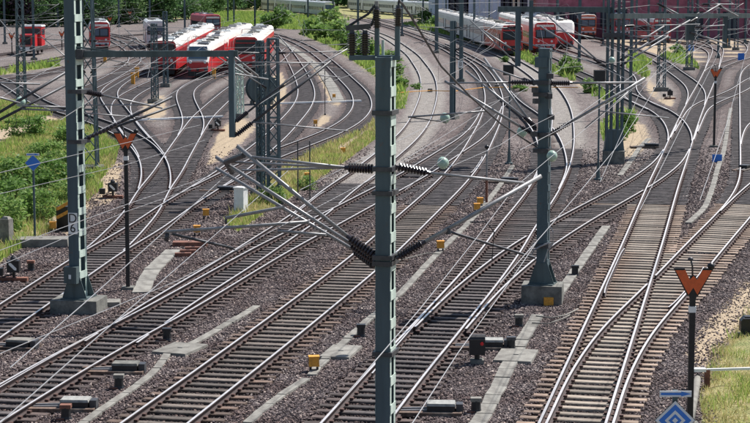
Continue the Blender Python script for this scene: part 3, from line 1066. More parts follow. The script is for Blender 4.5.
def flat_mast(base, H, yaw, w, d, label, block, pitch=0.6, z0=0.0, front='mast', side='mast_pale', group=None):
    root = empty('overhead_line_mast', base, label, 'mast', group)
    o = base
    rm = Matrix.Rotation(yaw, 3, 'Z')
    b = Vector(base)
    if block:
        bw, bd, bh = block
        mb = MB()
        mb.box(b + Vector((0, 0, bh / 2 - 0.15)), (bw, bd, bh + 0.3), yaw=yaw * 0.5, taper=0.985)
        mb.build('foundation', 'concrete_dark', root, o)
        z0 = bh
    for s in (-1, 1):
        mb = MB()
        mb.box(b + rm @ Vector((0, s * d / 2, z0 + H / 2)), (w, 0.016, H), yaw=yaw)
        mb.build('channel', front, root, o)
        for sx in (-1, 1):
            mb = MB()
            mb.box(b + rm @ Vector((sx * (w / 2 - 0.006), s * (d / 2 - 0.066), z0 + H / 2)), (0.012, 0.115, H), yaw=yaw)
            mb.build('flange', side if sx > 0 else front, root, o)  # right-hand flanges take the lighter, painted-in sunlit tone
    bm = None
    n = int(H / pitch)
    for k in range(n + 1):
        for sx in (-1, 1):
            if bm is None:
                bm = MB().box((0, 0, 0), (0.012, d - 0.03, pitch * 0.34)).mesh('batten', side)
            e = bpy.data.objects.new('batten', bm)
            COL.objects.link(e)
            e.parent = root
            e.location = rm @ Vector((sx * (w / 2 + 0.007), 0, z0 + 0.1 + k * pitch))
            e.rotation_euler = (0, 0, yaw)
    # stiffened foot
    mb = MB()
    mb.box(b + Vector((0, 0, z0 + 0.02)), (w + 0.45, d + 0.4, 0.05), yaw=yaw)
    for sx in (-1, 1):
        for sy in (-1, 1):
            p = [rm @ Vector((sx * w / 2, sy * d * 0.5, z0 + 0.75)), rm @ Vector((sx * (w / 2 + 0.24), sy * d * 0.5, z0 + 0.045)), rm @ Vector((sx * w / 2, sy * d * 0.5, z0 + 0.045))]
            mb.prism([b + q for q in p], rm @ Vector((0, sy * 0.02, 0)))
    for sy in (-1, 1):
        p = [rm @ Vector((-w / 2 - .2, sy * (d * 0.5 + 0.02), z0 + 0.045)), rm @ Vector((w / 2 + .2, sy * (d * 0.5 + .02), z0 + 0.045)), rm @ Vector((w / 2, sy * (d * .5 + .02), z0 + 0.7)), rm @ Vector((-w / 2, sy * (d * .5 + .02), z0 + 0.7))]
        mb.prism([b + q for q in p], rm @ Vector((0, sy * 0.015, 0)))
    mb.build('foot_gusset', 'mast_dark', root, o)
    MB().box(b + Vector((0, 0, z0 + H + 0.03)), (w + 0.03, d + 0.03, 0.06), yaw=yaw).build('cap', front, root, o)
    return root


def lattice_mast(base, H, yaw, w0, w1, label, block=(0.9, 0.9, 0.35), m='mast', leg=0.085, group='lattice masts'):
    root = empty('lattice_mast', base, label, 'mast', group)
    o = base
    b = Vector(base)
    rm = Matrix.Rotation(yaw, 3, 'Z')
    MB().box(b + Vector((0, 0, block[2] / 2 - 0.1)), (block[0], block[1], block[2] + 0.2), yaw=yaw).build('foundation', 'concrete_dark', root, o)
    z0 = block[2]

    def cor(sx, sy, t):
        w = w0 + (w1 - w0) * t
        return b + rm @ Vector((sx * w / 2, sy * w / 2, z0 + H * t))
    cs = ((-1, -1), (1, -1), (1, 1), (-1, 1))
    for sx, sy in cs:
        MB().beam(cor(sx, sy, 0), cor(sx, sy, 1), leg, leg).build('leg', m, root, o)
    mb = MB()
    n = max(6, int(H / (w0 * 1.15)))
    for k in range(n):
        t0, t1 = k / n, (k + 1) / n
        for i in range(4):
            a, c = cs[i], cs[(i + 1) % 4]
            if k % 2:
                a, c = c, a
            mb.beam(cor(*a, t0), cor(*c, t1), leg * 0.6, leg * 0.6)
            if k % 3 == 0:
                mb.beam(cor(*a, t0), cor(*c, t0), leg * 0.6, leg * 0.6)
    mb.build('bracing', m, root, o)
    MB().box(b + Vector((0, 0, z0 + H)), (w1 + 0.06, w1 + 0.06, 0.08), yaw=yaw).build('cap', m, root, o)
    return root


def post_mast(base, H, w, label, m='mast', block=(0.8, 0.8, 0.3), yaw=0.0, group='slender steel posts of the overhead line'):
    root = empty('overhead_line_post', base, label, 'mast', group)
    b = Vector(base)
    MB().box(b + Vector((0, 0, block[2] / 2 - 0.1)), (block[0], block[1], block[2] + 0.2), yaw=yaw).build('foundation', 'concrete_dark', root, base)
    mb = MB()
    rm = Matrix.Rotation(yaw, 3, 'Z')
    z0 = block[2]
    mb.box(b + Vector((0, 0, z0 + H / 2)), (w * 0.14, w, H), yaw=yaw)
    for s in (-1, 1):
        mb.box(b + rm @ Vector((0, s * w / 2, z0 + H / 2)), (w, w * 0.13, H), yaw=yaw)
    mb.build('post', m, root, base)
    MB().box(b + Vector((0, 0, z0 + 0.03)), (w + 0.25, w + 0.25, 0.06), yaw=yaw).build('foot_plate', 'mast_dark', root, base)
    return root


def cantilever(root, base, H, vec, hi=None, r=0.03, m='tube', reach_drop=0.0):
    """standard insulated cantilever on a farther mast; vec = horizontal reach"""
    o = base
    b = Vector(base)
    v = Vector((vec[0], vec[1], 0))
    u = v.normalized()
    hi = hi or 6.6
    A, Lo = b + u * 0.15 + Vector((0, 0, hi)), b + u * 0.15 + Vector((0, 0, hi - 1.7))
    E = b + v + Vector((0, 0, hi + 0.05))
    arm(root, o, A, E, 0.5, r * 0.8, m, 0.06)
    arm(root, o, Lo, E, 0.5, r, m, 0.06, over=0.3)
    q = lerp(Lo, E, 0.42)
    e2 = b + v * 0.95 + Vector((0, 0, hi - 1.15))
    tube_part(root, o, q, e2, r * 0.8, 'registration_arm', m)
    tube_part(root, o, lerp(q, e2, 0.75), e2 - u * 1.1 + Vector((0, 0, -0.28)), r * 0.5, 'steady_arm', 'tube_dark')


def gb(x, y, z=0.0):
    p = G(x, y, z)
    return (p.x, p.y, 0.0)


# --- the big mast in the middle
YM = 36.5
b1 = P(385.5, 300, YM)
b1 = (b1.x, YM, 0.0)
m1 = flat_mast(b1, 8.25, R(-14), 0.30, 0.46, 'tall green batten-plate mast in the middle foreground carrying switch insulators', (1.3, 1.2, 0.45), 0.58)
o = b1
for yy in (112, 192, 256, 262, 352, 168):
    c = P(385.5, yy, YM)
    clamp(m1, o, c, (0.41, 0.58, 0.09), R(-14))
for (x0, y0, Y0), (xi, yi, Yi), (x1, y1, Y1), r in (
        ((376, 257, 36.4), (347, 236, 36.7), (237, 146, 37.3), 0.044),
        ((376, 261, 36.6), (350, 243, 37.1), (216, 157, 38.5), 0.040),
        ((376, 266, 36.8), (354, 250, 37.5), (216, 168, 39.3), 0.038)):
    insulator(m1, o, P(x0, y0, Y0), P(xi, yi, Yi), 0.095)
    tube_part(m1, o, P(xi, yi, Yi), P(x1, y1, Y1), r)
insulator(m1, o, P(376, 169, 36.5), P(345, 167.5, 36.7), 0.10)
for x1, y1, Y1, r in ((252, 157, 37.2), (230, 162, 38.1), (243, 170.5, 38.7)) and (((252, 157, 37.2, 0.03)), (230, 162, 38.1, 0.026), (243, 170.5, 38.7, 0.026)):
    tube_part(m1, o, P(346, 167.5, 36.7), P(x1, y1, Y1), r)
for a, c in (((244, 155, 37.3), (226, 162, 38.2)), ((226, 162, 38.2), (232, 172, 38.9))):
    MB().tube(P(*a), P(*c), 0.06).build('saddle_clamp', 'tube_dark', m1, o)
for p0, p1, r, mm in (
        ((309, 222, 37.1), (164, 232, 38.1), 0.034, 'tube'),
        ((168, 233, 38.1), (166, 241, 38.1), 0.05, 'tube_dark'),
        ((172, 234, 38.1), (232, 248, 38.5), 0.03, 'tube_dark'),
        ((232, 248, 38.5), (238, 252, 38.5), 0.02, 'tube_dark'),
        ((284, 207, 37.7), (226, 218, 38.3), 0.035, 'tube'),
        ((326, 235, 37.1), (278, 231, 37.5), 0.032, 'tube'),
        ((226, 218, 38.3), (226, 224, 38.3), 0.025, 'tube_dark')):
    MB().tube(P(*p0), P(*p1), r).build('registration_arm', mm, m1, o, smooth=True)
insulator(m1, o, P(396, 258, 36.4), P(425, 242, 36.5), 0.105)
tube_part(m1, o, P(425, 242, 36.5), P(541, 176, 37.5), 0.046)
insulator(m1, o, P(395, 166, 36.5), P(430, 173, 36.7), 0.085)
tube_part(m1, o, P(430, 173, 36.7), P(524, 183, 37.5), 0.03)
MB().tube(P(447, 231, 36.7), P(535, 258, 37.3), 0.026).build('registration_arm', 'tube_dark', m1, o)
MB().tube(P(447, 228, 36.7), P(449, 234, 36.7), 0.06).build('saddle_clamp', 'tube_dark', m1, o)
MB().path([P(470, 222, 36.8), P(486, 222, 36.9), P(494, 232, 36.9), P(492, 260, 36.9)], 0.014).build('jumper_cable', 'wire_dark', m1, o)
# disconnector with its upright insulators on top
tp = P(385, 57, YM)
MB().beam(P(349, 57.5, YM), P(400, 57.5, YM), 0.16, 0.09).build('switch_platform', 'mast', m1, o)
MB().beam(P(349, 57.5, YM + 0.5), P(400, 57.5, YM + 0.5), 0.16, 0.09).build('switch_platform', 'mast', m1, o)
for x, ya, yb_, rr in ((352, 56, 30, 0.105), (365, 56, 30, 0.105)):
    insulator(m1, o, P(x, ya, YM), P(x, yb_, YM), rr)
MB().beam(P(346, 28, YM), P(371, 26, YM), 0.12, 0.10).build('switch_blade', 'tube_dark', m1, o)
MB().tube(P(377, 57, YM), P(377, 28, YM), 0.05).build('switch_post', 'mast', m1, o)
insulator(m1, o, P(377, 30, YM), P(376.5, 6, YM), 0.085)
MB().tube(P(376.5, 6, YM), P(376.5, 1, YM), 0.04).build('switch_contact', 'tube', m1, o)
MB().tube(P(397.5, 60, YM), P(397.5, 26, YM), 0.055).build('switch_post', 'mast', m1, o)
insulator(m1, o, P(397.5, 28, YM), P(398.5, 5, YM), 0.09)
MB().path([P(371, 26, YM), P(374, 18, YM), P(376, 8, YM)], 0.03).build('jumper_cable', 'wire_dark', m1, o)
MB().path([P(347, 27, YM), P(358, 20, YM), P(368, 14, YM), P(375, 5, YM)], 0.028).build('jumper_cable', 'wire_dark', m1, o)
pl = [P(398.5, 5, YM), P(399, 1, YM), P(402, 3, 37), P(412, 18, 38.5), P(441, 66, 44), P(470, 96, 48.5), P(500, 123, 54), P(530, 143, 58), P(545, 151, 59.3)]
MB().path(pl, 0.026).build('jumper_cable', 'wire_dark', m1, o)
MB().tube(P(383, 40, YM + .2), P(383, 57, YM + .2), 0.03).build('drive_rod', 'mast_pale', m1, o)

# --- the mast on the left with its long boom
YL = 56.8
p = P(79, 312, YL)
b2 = (p.x, YL, 0.0)
m2 = flat_mast(b2, 10.4, R(-16), 0.34, 0.56, 'tall mast at left with slotted side coloured sunlit pale, number plate and long boom', (1.5, 1.2, 0.42), 0.66)
o = b2
MB().beam(P(76, 54, YL - .2), P(238, 53.5, YL - .2), 0.14, 0.19).build('boom', 'mast_dark', m2, o)
MB().beam(P(76, 47, YL - .2), P(130, 53, YL - .2), 0.05, 0.05).build('boom_stay', 'mast_dark', m2, o)
MB().box(lerp(P(232, 50, YL - .2), P(232, 137, YL - .2), 0.5), (0.17, 0.17, (P(232, 50, YL) - P(232, 137, YL)).z), R(-10)).build('drop_post', 'mast', m2, o)
clamp(m2, o, P(79, 141, YL), (0.46, 0.66, 0.12), R(-16))
clamp(m2, o, P(79, 91, YL), (0.46, 0.66, 0.12), R(-16))
clamp(m2, o, P(79, 54, YL), (0.5, 0.6, 0.3), R(-16))
arm(m2, o, P(83, 91, YL), P(162, 108, YL + 2), 0.75, 0.03, ir=0.085)
arm(m2, o, P(80, 142, YL), P(172, 97, YL + 1.5), 1.5, 0.045, 'tube_dark', ir=0.07)
arm(m2, o, P(80, 140, YL + .3), P(176, 105, YL + 2.5), 1.3, 0.04, 'tube_dark', ir=0.06)
arm(m2, o, P(235, 136, YL - .2), P(331, 61, YL + 1), 0.75, 0.045, 'tube_dark', ir=0.085)
arm(m2, o, P(235, 122, YL - .2), P(312, 61, YL + 1.6), 0.6, 0.035, 'tube_dark', ir=0.07)
tube_part(m2, o, P(253, 122, YL), P(348, 131, YL + 1), 0.024, 'registration_arm')
tube_part(m2, o, P(236, 62, YL), P(330, 63, YL + 1), 0.02)
tube_part(m2, o, P(229, 53, YL), P(258, 76, YL + 1), 0.04)
tube_part(m2, o, P(225, 57, YL), P(252, 76, YL + 2), 0.04)
tube_part(m2, o, P(225, 72, YL), P(268, 79, YL + 2), 0.024)
tube_part(m2, o, P(84, 105, YL), P(160, 105, YL + 2), 0.02)
tube_part(m2, o, P(84, 113, YL), P(150, 118, YL + 2), 0.02, 'registration_arm')
rm = Matrix.Rotation(R(-16), 3, 'Z')


def plate_with_text(root, o, c, w, h, txts, rz, size, name='number_plate'):
    rot = Matrix.Rotation(rz, 3, 'Z')
    pl_ = MB().box(c, (w, 0.02, h), rz).build(name, 'white', root, o)
    for t, dz in txts:
        cu = bpy.data.curves.new('digit', 'FONT')
        cu.body = t
        cu.size = size
        cu.extrude = 0.003
        cu.align_x = 'CENTER'
        cu.align_y = 'CENTER'
        cu.materials.append(M['black'])
        tmp = bpy.data.objects.new('digit', cu)
        COL.objects.link(tmp)
        dg = bpy.context.evaluated_depsgraph_get()
        me = bpy.data.meshes.new_from_object(tmp.evaluated_get(dg))
        bpy.data.objects.remove(tmp)
        ob = bpy.data.objects.new('digit', me)
        if not me.materials:
            me.materials.append(M['black'])
        COL.objects.link(ob)
        ob.parent = pl_
        q = Vector(c) + rot @ Vector((0, -0.0145, dz)) - Vector(o)
        ob.location = q
        ob.rotation_euler = (math.pi / 2, 0, rz)
    return pl_


def on_front(b_, yaw, d, dx, off, y, Y):
    q = Vector(b_) + Matrix.Rotation(yaw, 3, 'Z') @ Vector((dx, -d / 2 - off, 0))
    return Vector((q.x, q.y, P(375, y, q.y).z))


plate_with_text(m2, o, on_front(b2, R(-16), .56, 0.0, .03, 223.5, YL), 0.30, 0.66, [('D', 0.15), ('6', -0.15)], R(-16), 0.40)
MB().box(on_front(b2, R(-16), .56, -.03, .14, 275, YL), (0.42, 0.22, 0.52), R(-16)).build('junction_box', 'mast_dark', m2, o)
MB().box(on_front(b2, R(-16), .56, -.03, .26, 277, YL), (0.08, 0.02, 0.13), R(-16)).build('warning_label', 'white', m2, o)

# --- the mast at right of the middle
YR = 58.4
p = P(542.5, 300, YR)
b3 = (p.x, YR, 0.0)
m3 = flat_mast(b3, 7.45, R(-18), 0.34, 0.36, 'shorter dark mast right of the middle on a square foundation with yellow box', (1.30, 1.1, 0.6), 0.6, side='mast')
o = b3
for yy in (82, 94, 134, 150, 245):
    clamp(m3, o, P(542.5, yy, YR), (0.5, 0.56, 0.13), R(-18))
for x, y in ((535, 90), (550, 76), (549, 96), (536, 101), (551, 117), (534, 134)):
    MB().box(P(x, y, YR - .3), (0.14, 0.2, 0.16), 0.4).build('clamp', 'tube_dark', m3, o)
MB().box(P(542.5, 62, YR), (0.40, 0.42, 0.32), R(-18)).build('post_head', 'mast', m3, o)
arm(m3, o, P(549, 83, YR), P(637, 82.5, YR + 1), 0.8, 0.035, ir=0.085)
arm(m3, o, P(549, 135, YR), P(640, 81, YR + 1), 0.9, 0.045, ir=0.075, over=0.2)
tube_part(m3, o, P(585, 128, YR + 1), P(628, 92, YR + 1.4), 0.018)
arm(m3, o, P(536, 82, YR), P(447, 83, YR + 1), 0.9, 0.03, ir=0.085)
arm(m3, o, P(536, 136, YR), P(450, 84, YR + 1), 0.6, 0.045, ir=0.075, over=0.2)
arm(m3, o, P(536, 130, YR), P(487, 62, YR + 2.4), 0.6, 0.04, ir=0.075, over=0.2)
arm(m3, o, P(536, 127, YR), P(470, 74, YR + 1.8), 0.6, 0.04, ir=0.075, over=0.2)
arm(m3, o, P(536, 84, YR), P(482, 64, YR + 2.2), 0.7, 0.026, ir=0.07)
tube_part(m3, o, P(487, 111, YR + 1), P(408, 117, YR + 1.4), 0.03, 'registration_arm')
tube_part(m3, o, P(408, 117, YR + 1.4), P(446, 122, YR + 1.4), 0.02, 'steady_arm', 'tube_dark')
tube_part(m3, o, P(600, 111, YR + 1), P(669, 118, YR + 1.4), 0.022, 'registration_arm')
MB().path([P(544, 262, YR - .3), P(548, 250, YR - .3), P(553, 244, YR - .3), P(553, 232, YR - .3), P(549, 224, YR - .3)], 0.02).build('earth_cable', 'wire', m3, o)
MB().path([P(530, 258, YR - .3), P(534, 250, YR - .35), P(541, 246, YR - .35), P(549, 243, YR - .3)], 0.03).build('jumper_cable', 'tube', m3, o)
MB().box(P(548.5, 301.5, YR - 0.64), (0.30, 0.16, 0.26), 0).build('cover_box', 'yellow', m3, o)

# --- lattice and post masts farther back
LAT = [
    (90, 172, 11.0, 0.8, 0.5, 'grey lattice mast close behind the tall left mast', 'mast', [(2.6, -1.5), (-2.5, 1.2)]),
    (22, 110, 9.5, 0.62, 0.42, 'lattice mast at far left above the meadow', 'mast', [(3.0, 1.0), (-2.0, 2.0)]),
    (261, 196, 7.0, 0.26, 0.24, 'thin left one of the twin lattice masts by the white cabinet', 'mast', []),
    (274, 203, 7.2, 0.52, 0.42, 'broad right one of the twin lattice masts by the white cabinet', 'mast', [(3.2, 1.0), (-3.0, 0.8)]),
    (240, 118, 3.6, 0.42, 0.34, 'short open lattice post beside the dark drum', 'mast_pale', []),
    (155, 103, 6.2, 0.42, 0.34, 'lattice mast on sandy ground left of the red trains', 'mast', [(2.6, 0.6), (-2.4, 1.2)]),
    (166, 87, 6.8, 0.40, 0.32, 'lattice mast in front of the red and white trains', 'mast', [(-2.6, 0.8)]),
    (661, 91, 9.2, 0.62, 0.42, 'lattice mast on splayed foot near the pale gravel patch', 'mast', [(-3.0, -1.0), (3.0, -0.6), (-2.2, 2.0)]),
    (689, 70, 9.6, 0.60, 0.42, 'lattice mast with blue plate in front of the brick shed', 'mast', [(3.2, -0.5), (-3.2, -0.8)]),
    (736, 50, 11.5, 0.5, 0.4, 'far lattice mast before the brick shed at right', 'mast', [(-3.4, 0.4)]),
]
for x, y, H, w0, w1, lab, mm, cans in LAT:
    bb = gb(x, y)
    rt = lattice_mast(bb, H, R(random.uniform(-25, 10)), w0, w1, lab, m=mm, block=(w0 + 0.5, w0 + 0.5, 0.35))
    for v in cans:
        cantilever(rt, bb, H, v, hi=min(7.0, H - 0.3))
# double tower right of the middle: two lattice columns on one block
bb = gb(613.5, 163)
tw = empty('portal_tower', bb, 'double lattice tower on a dark block carrying two long beams', 'tower')
b = Vector(bb)
MB().box(b + Vector((0, 0, 0.25)), (1.25, 1.2, 0.95), R(-8), taper=0.97).build('foundation', 'concrete_dark', tw, bb)
mb = MB()
mb.prism([b + Vector((-0.55, -0.3, 0.73)), b + Vector((0.55, -0.3, 0.73)), b + Vector((0.42, -0.3, 1.9)), b + Vector((-0.42, -0.3, 1.9))], (0, 0.6, 0))
mb.build('foot_gusset', 'mast_dark', tw, bb)
for s in (-1, 1):
    cx = s * 0.30
    for sx in (-1, 1):
        for sy in (-1, 1):
            MB().beam(b + Vector((cx + sx * 0.13, sy * 0.25, 0.73)), b + Vector((cx + sx * 0.13, sy * 0.25, 10.6)), 0.13, 0.10).build('leg', 'mast', tw, bb)
    mb = MB()
    for k in range(24):
        z = 1.9 + k * 0.36
        mb.beam(b + Vector((cx - 0.13, -0.25, z)), b + Vector((cx + 0.13, -0.25, z + 0.3)), 0.04, 0.03)
        mb.beam(b + Vector((cx + 0.13 * s, -0.25, z)), b + Vector((cx + 0.13 * s, 0.25, z + 0.36)), 0.04, 0.03)
    mb.build('bracing', 'mast', tw, bb)
YT = bb[1]
MB().beam(P(498, 9, YT), P(614, 9.5, YT), 0.28, 0.30).build('beam', 'mast_dark', tw, bb)
MB().beam(P(612, 16, YT - 1), P(760, 15.5, YT + 12), 0.28, 0.28).build('beam', 'mast_dark', tw, bb)
MB().beam(P(603, 35, YT - .3), P(622, 35, YT - .3), 0.3, 0.25).build('clamp', 'tube_dark', tw, bb)
MB().box(lerp(P(518, 8, YT), P(518, 66, YT), 0.5), (0.3, 0.3, (P(518, 8, YT) - P(518, 66, YT)).z)).build('drop_post', 'mast', tw, bb)
MB().box(lerp(P(531, 0, YT), P(531, 50, YT), 0.5), (0.22, 0.22, (P(531, 0, YT) - P(531, 50, YT)).z)).build('drop_post', 'mast', tw, bb)
MB().box(lerp(P(725, 16, YT + 8), P(725, 48, YT + 8), 0.5), (0.26, 0.26, (P(725, 16, YT + 8) - P(725, 48, YT + 8)).z)).build('drop_post', 'mast_dark', tw, bb)
MB().box(lerp(P(690, 16, YT + 5), P(690, 40, YT + 5), 0.5), (0.5, 0.4, (P(690, 16, YT + 5) - P(690, 40, YT + 5)).z)).build('drop_post', 'mast_dark', tw, bb)
for p0, p1, r in (
        ((604, 66, 0), (548, 16, 3), 0.05), ((602, 64, 0), (540, 26, 3), 0.05), ((604, 40, 0), (556, 30, 2), 0.035), ((606, 66, 0), (516, 40, 3), 0.035),
        ((620, 66, 0), (668, 36, 3), 0.055), ((620, 60, 0), (690, 20, 4), 0.045), ((622, 52, 0), (664, 26, 4), 0.04), ((620, 36, 0), (668, 36, 3), 0.03),
        ((624, 58, 0), (648, 42, 3), 0.03), ((657, 3, 4), (686, 18, 5), 0.05), ((716, 4, 6), (738, 16, 8), 0.05), ((690, 32, 4), (727, 44, 8), 0.05),
        ((695, 27, 4), (724, 25, 6), 0.035), ((690, 22, 4), (720, 4, 6), 0.04), ((520, 54, 0), (478, 27, 2), 0.05), ((520, 66, 0), (470, 20, 2), 0.04),
        ((520, 27, 0), (446, 30, 1), 0.03), ((702, 4, 5), (733, 4, 7), 0.035), ((625, 26, 1), (700, 24, 4), 0.025)):
    a, c = P(p0[0], p0[1], YT + p0[2]), P(p1[0], p1[1], YT + p1[2])
    dd = (c - a).normalized()
    insulator(tw, bb, a, a + dd * 0.7, 0.075)
    tube_part(tw, bb, a + dd * 0.7, c, r)
POSTS = [
    (452.5, 119, 6.9, 0.32, 'dark steel post with concrete foot left of the crossover', 'mast', [(3.0, 0.8), (-3.0, 0.8)]),
    (461, 82, 8.6, 0.36, 'post with white number plate behind the crossover', 'mast', [(3.2, 0.4)]),
    (436.5, 53, 9.8, 0.42, 'far post standing between the pale curve and the main line', 'mast', [(-3.2, 0.6)]),
    (402, 36, 9.5, 0.36, 'far post just right of the central mast top', 'mast', []),
    (630, 118, 10.2, 0.20, 'thin post right of the double tower', 'mast', []),
    (358, 30, 9.6, 0.34, 'far post beside the bushes on the bank', 'mast', []),
    (228, 24, 9.0, 0.34, 'far post near the single red locomotive', 'mast', []),
    (234, 24.5, 9.0, 0.34, 'far post right beside its twin near the single red locomotive', 'mast', []),
    (268, 21, 9.6, 0.34, 'far post on the grassy bank', 'mast', []),
    (308, 20, 9.3, 0.34, 'far post below the white passing train', 'mast', []),
    (333, 21, 9.6, 0.34, 'far post in front of the white passing train', 'mast', []),
    (150, 30, 9.0, 0.34, 'far post behind the white coach', 'mast', []),
    (119, 27, 9.0, 0.34, 'far post right of the half hidden locomotive', 'mast', []),
    (58, 27, 9.4, 0.34, 'far post left of the tall left mast', 'mast', []),
    (45, 24, 9.0, 0.30, 'far thin post in front of the trees at left', 'mast', []),
    (5, 44, 9.0, 0.34, 'far post at the left edge', 'mast', []),
    (648, 46, 9.0, 0.3, 'thin post by the row of red locomotives', 'mast', []),
    (677, 47, 9.8, 0.3, 'thin post in front of the shed doors', 'mast', []),
    (708, 44, 10.2, 0.34, 'post with yellow foot before the shed', 'mast', []),
    (729, 48, 10.2, 0.3, 'post before the right end of the brick shed', 'mast', []),
    (579, 70, 8.4, 0.3, 'thin post in front of the orange red train', 'mast', []),
    (557, 48, 10.0, 0.28, 'thin post beside the red trains at right', 'mast', []),
    (489, 40, 10.0, 0.24, 'thin far post left of the dark gate of the pale hall', 'mast', []),
    (423, 22, 10.0, 0.3, 'far post at the left end of the pale hall', 'mast', []),
    (446, 27, 10.0, 0.3, 'far post in front of the left corner of the pale hall', 'mast', []),
    (603, 46, 10.0, 0.26, 'thin far post beside the orange red train', 'mast', [(3.0, 0.3)]),
    (636, 50, 9.6, 0.26, 'thin far post in front of the faded red locomotives', 'mast', [(-3.0, 0.3)]),
    (697, 41, 10.0, 0.28, 'thin far post between the shed gates', 'mast', [(3.0, 0.3)]),
    (745, 44, 10.0, 0.3, 'far post at the right edge before the shed', 'mast', [(-3.0, 0.3)]),
    (718, 58, 8.6, 0.26, 'thin post above the far W board', 'mast', [(-3.0, -0.5), (3.0, 0.5)]),
    (185, 38, 9.0, 0.26, 'thin far post between the left trains and the single locomotive', 'mast', [(3.0, 0.3)]),
    (255, 30, 9.6, 0.28, 'far post behind the train beside the drum', 'mast', [(-3.0, 0.3)]),
    (82, 36, 9.6, 0.28, 'far post hidden partly by the tall left mast', 'mast', [(3.0, 0.3)]),
    (34, 60, 8.6, 0.28, 'post in front of the red shunter', 'mast', [(3.0, 0.5)]),
    (474, 45, 9.6, 0.26, 'thin far post below the blue grey hall', 'mast', []),
]
for x, y, H, w, lab, mm, cans in POSTS:
    bb = gb(x, y)
    rt = post_mast(bb, H, w, lab, mm, yaw=R(random.uniform(-30, 30)), block=(w + 0.45, w + 0.45, 0.3))
    for v in cans:
        cantilever(rt, bb, H, v, hi=min(6.9, H - 0.2))
    if (x, y) == (461, 82):
        plate_with_text(rt, bb, P(460.5, 64, bb[1] - 0.3), 0.5, 0.7, [('8', 0)], 0, 0.6)

# ------------------------------------------------------------------ overhead wires
def wire(px, z, r, label, m='wire', name='overhead_wire', zz=None, sag=0.0):
    pts = [G(x, y, (zz[i] if zz else z)) for i, (x, y) in enumerate(px)]
    mb = MB()
    full = []
    for a, c in zip(pts[:-1], pts[1:]):
        n = 8
        for k in range(n):
            t = k / n
            q = lerp(a, c, t)
            q.z -= sag * 4 * t * (1 - t)
            full.append(q)
    full.append(pts[-1])
    mb.path(full, r, 5)
    return solid(name, mb, m, label, 'wire', 'wires of the overhead line')


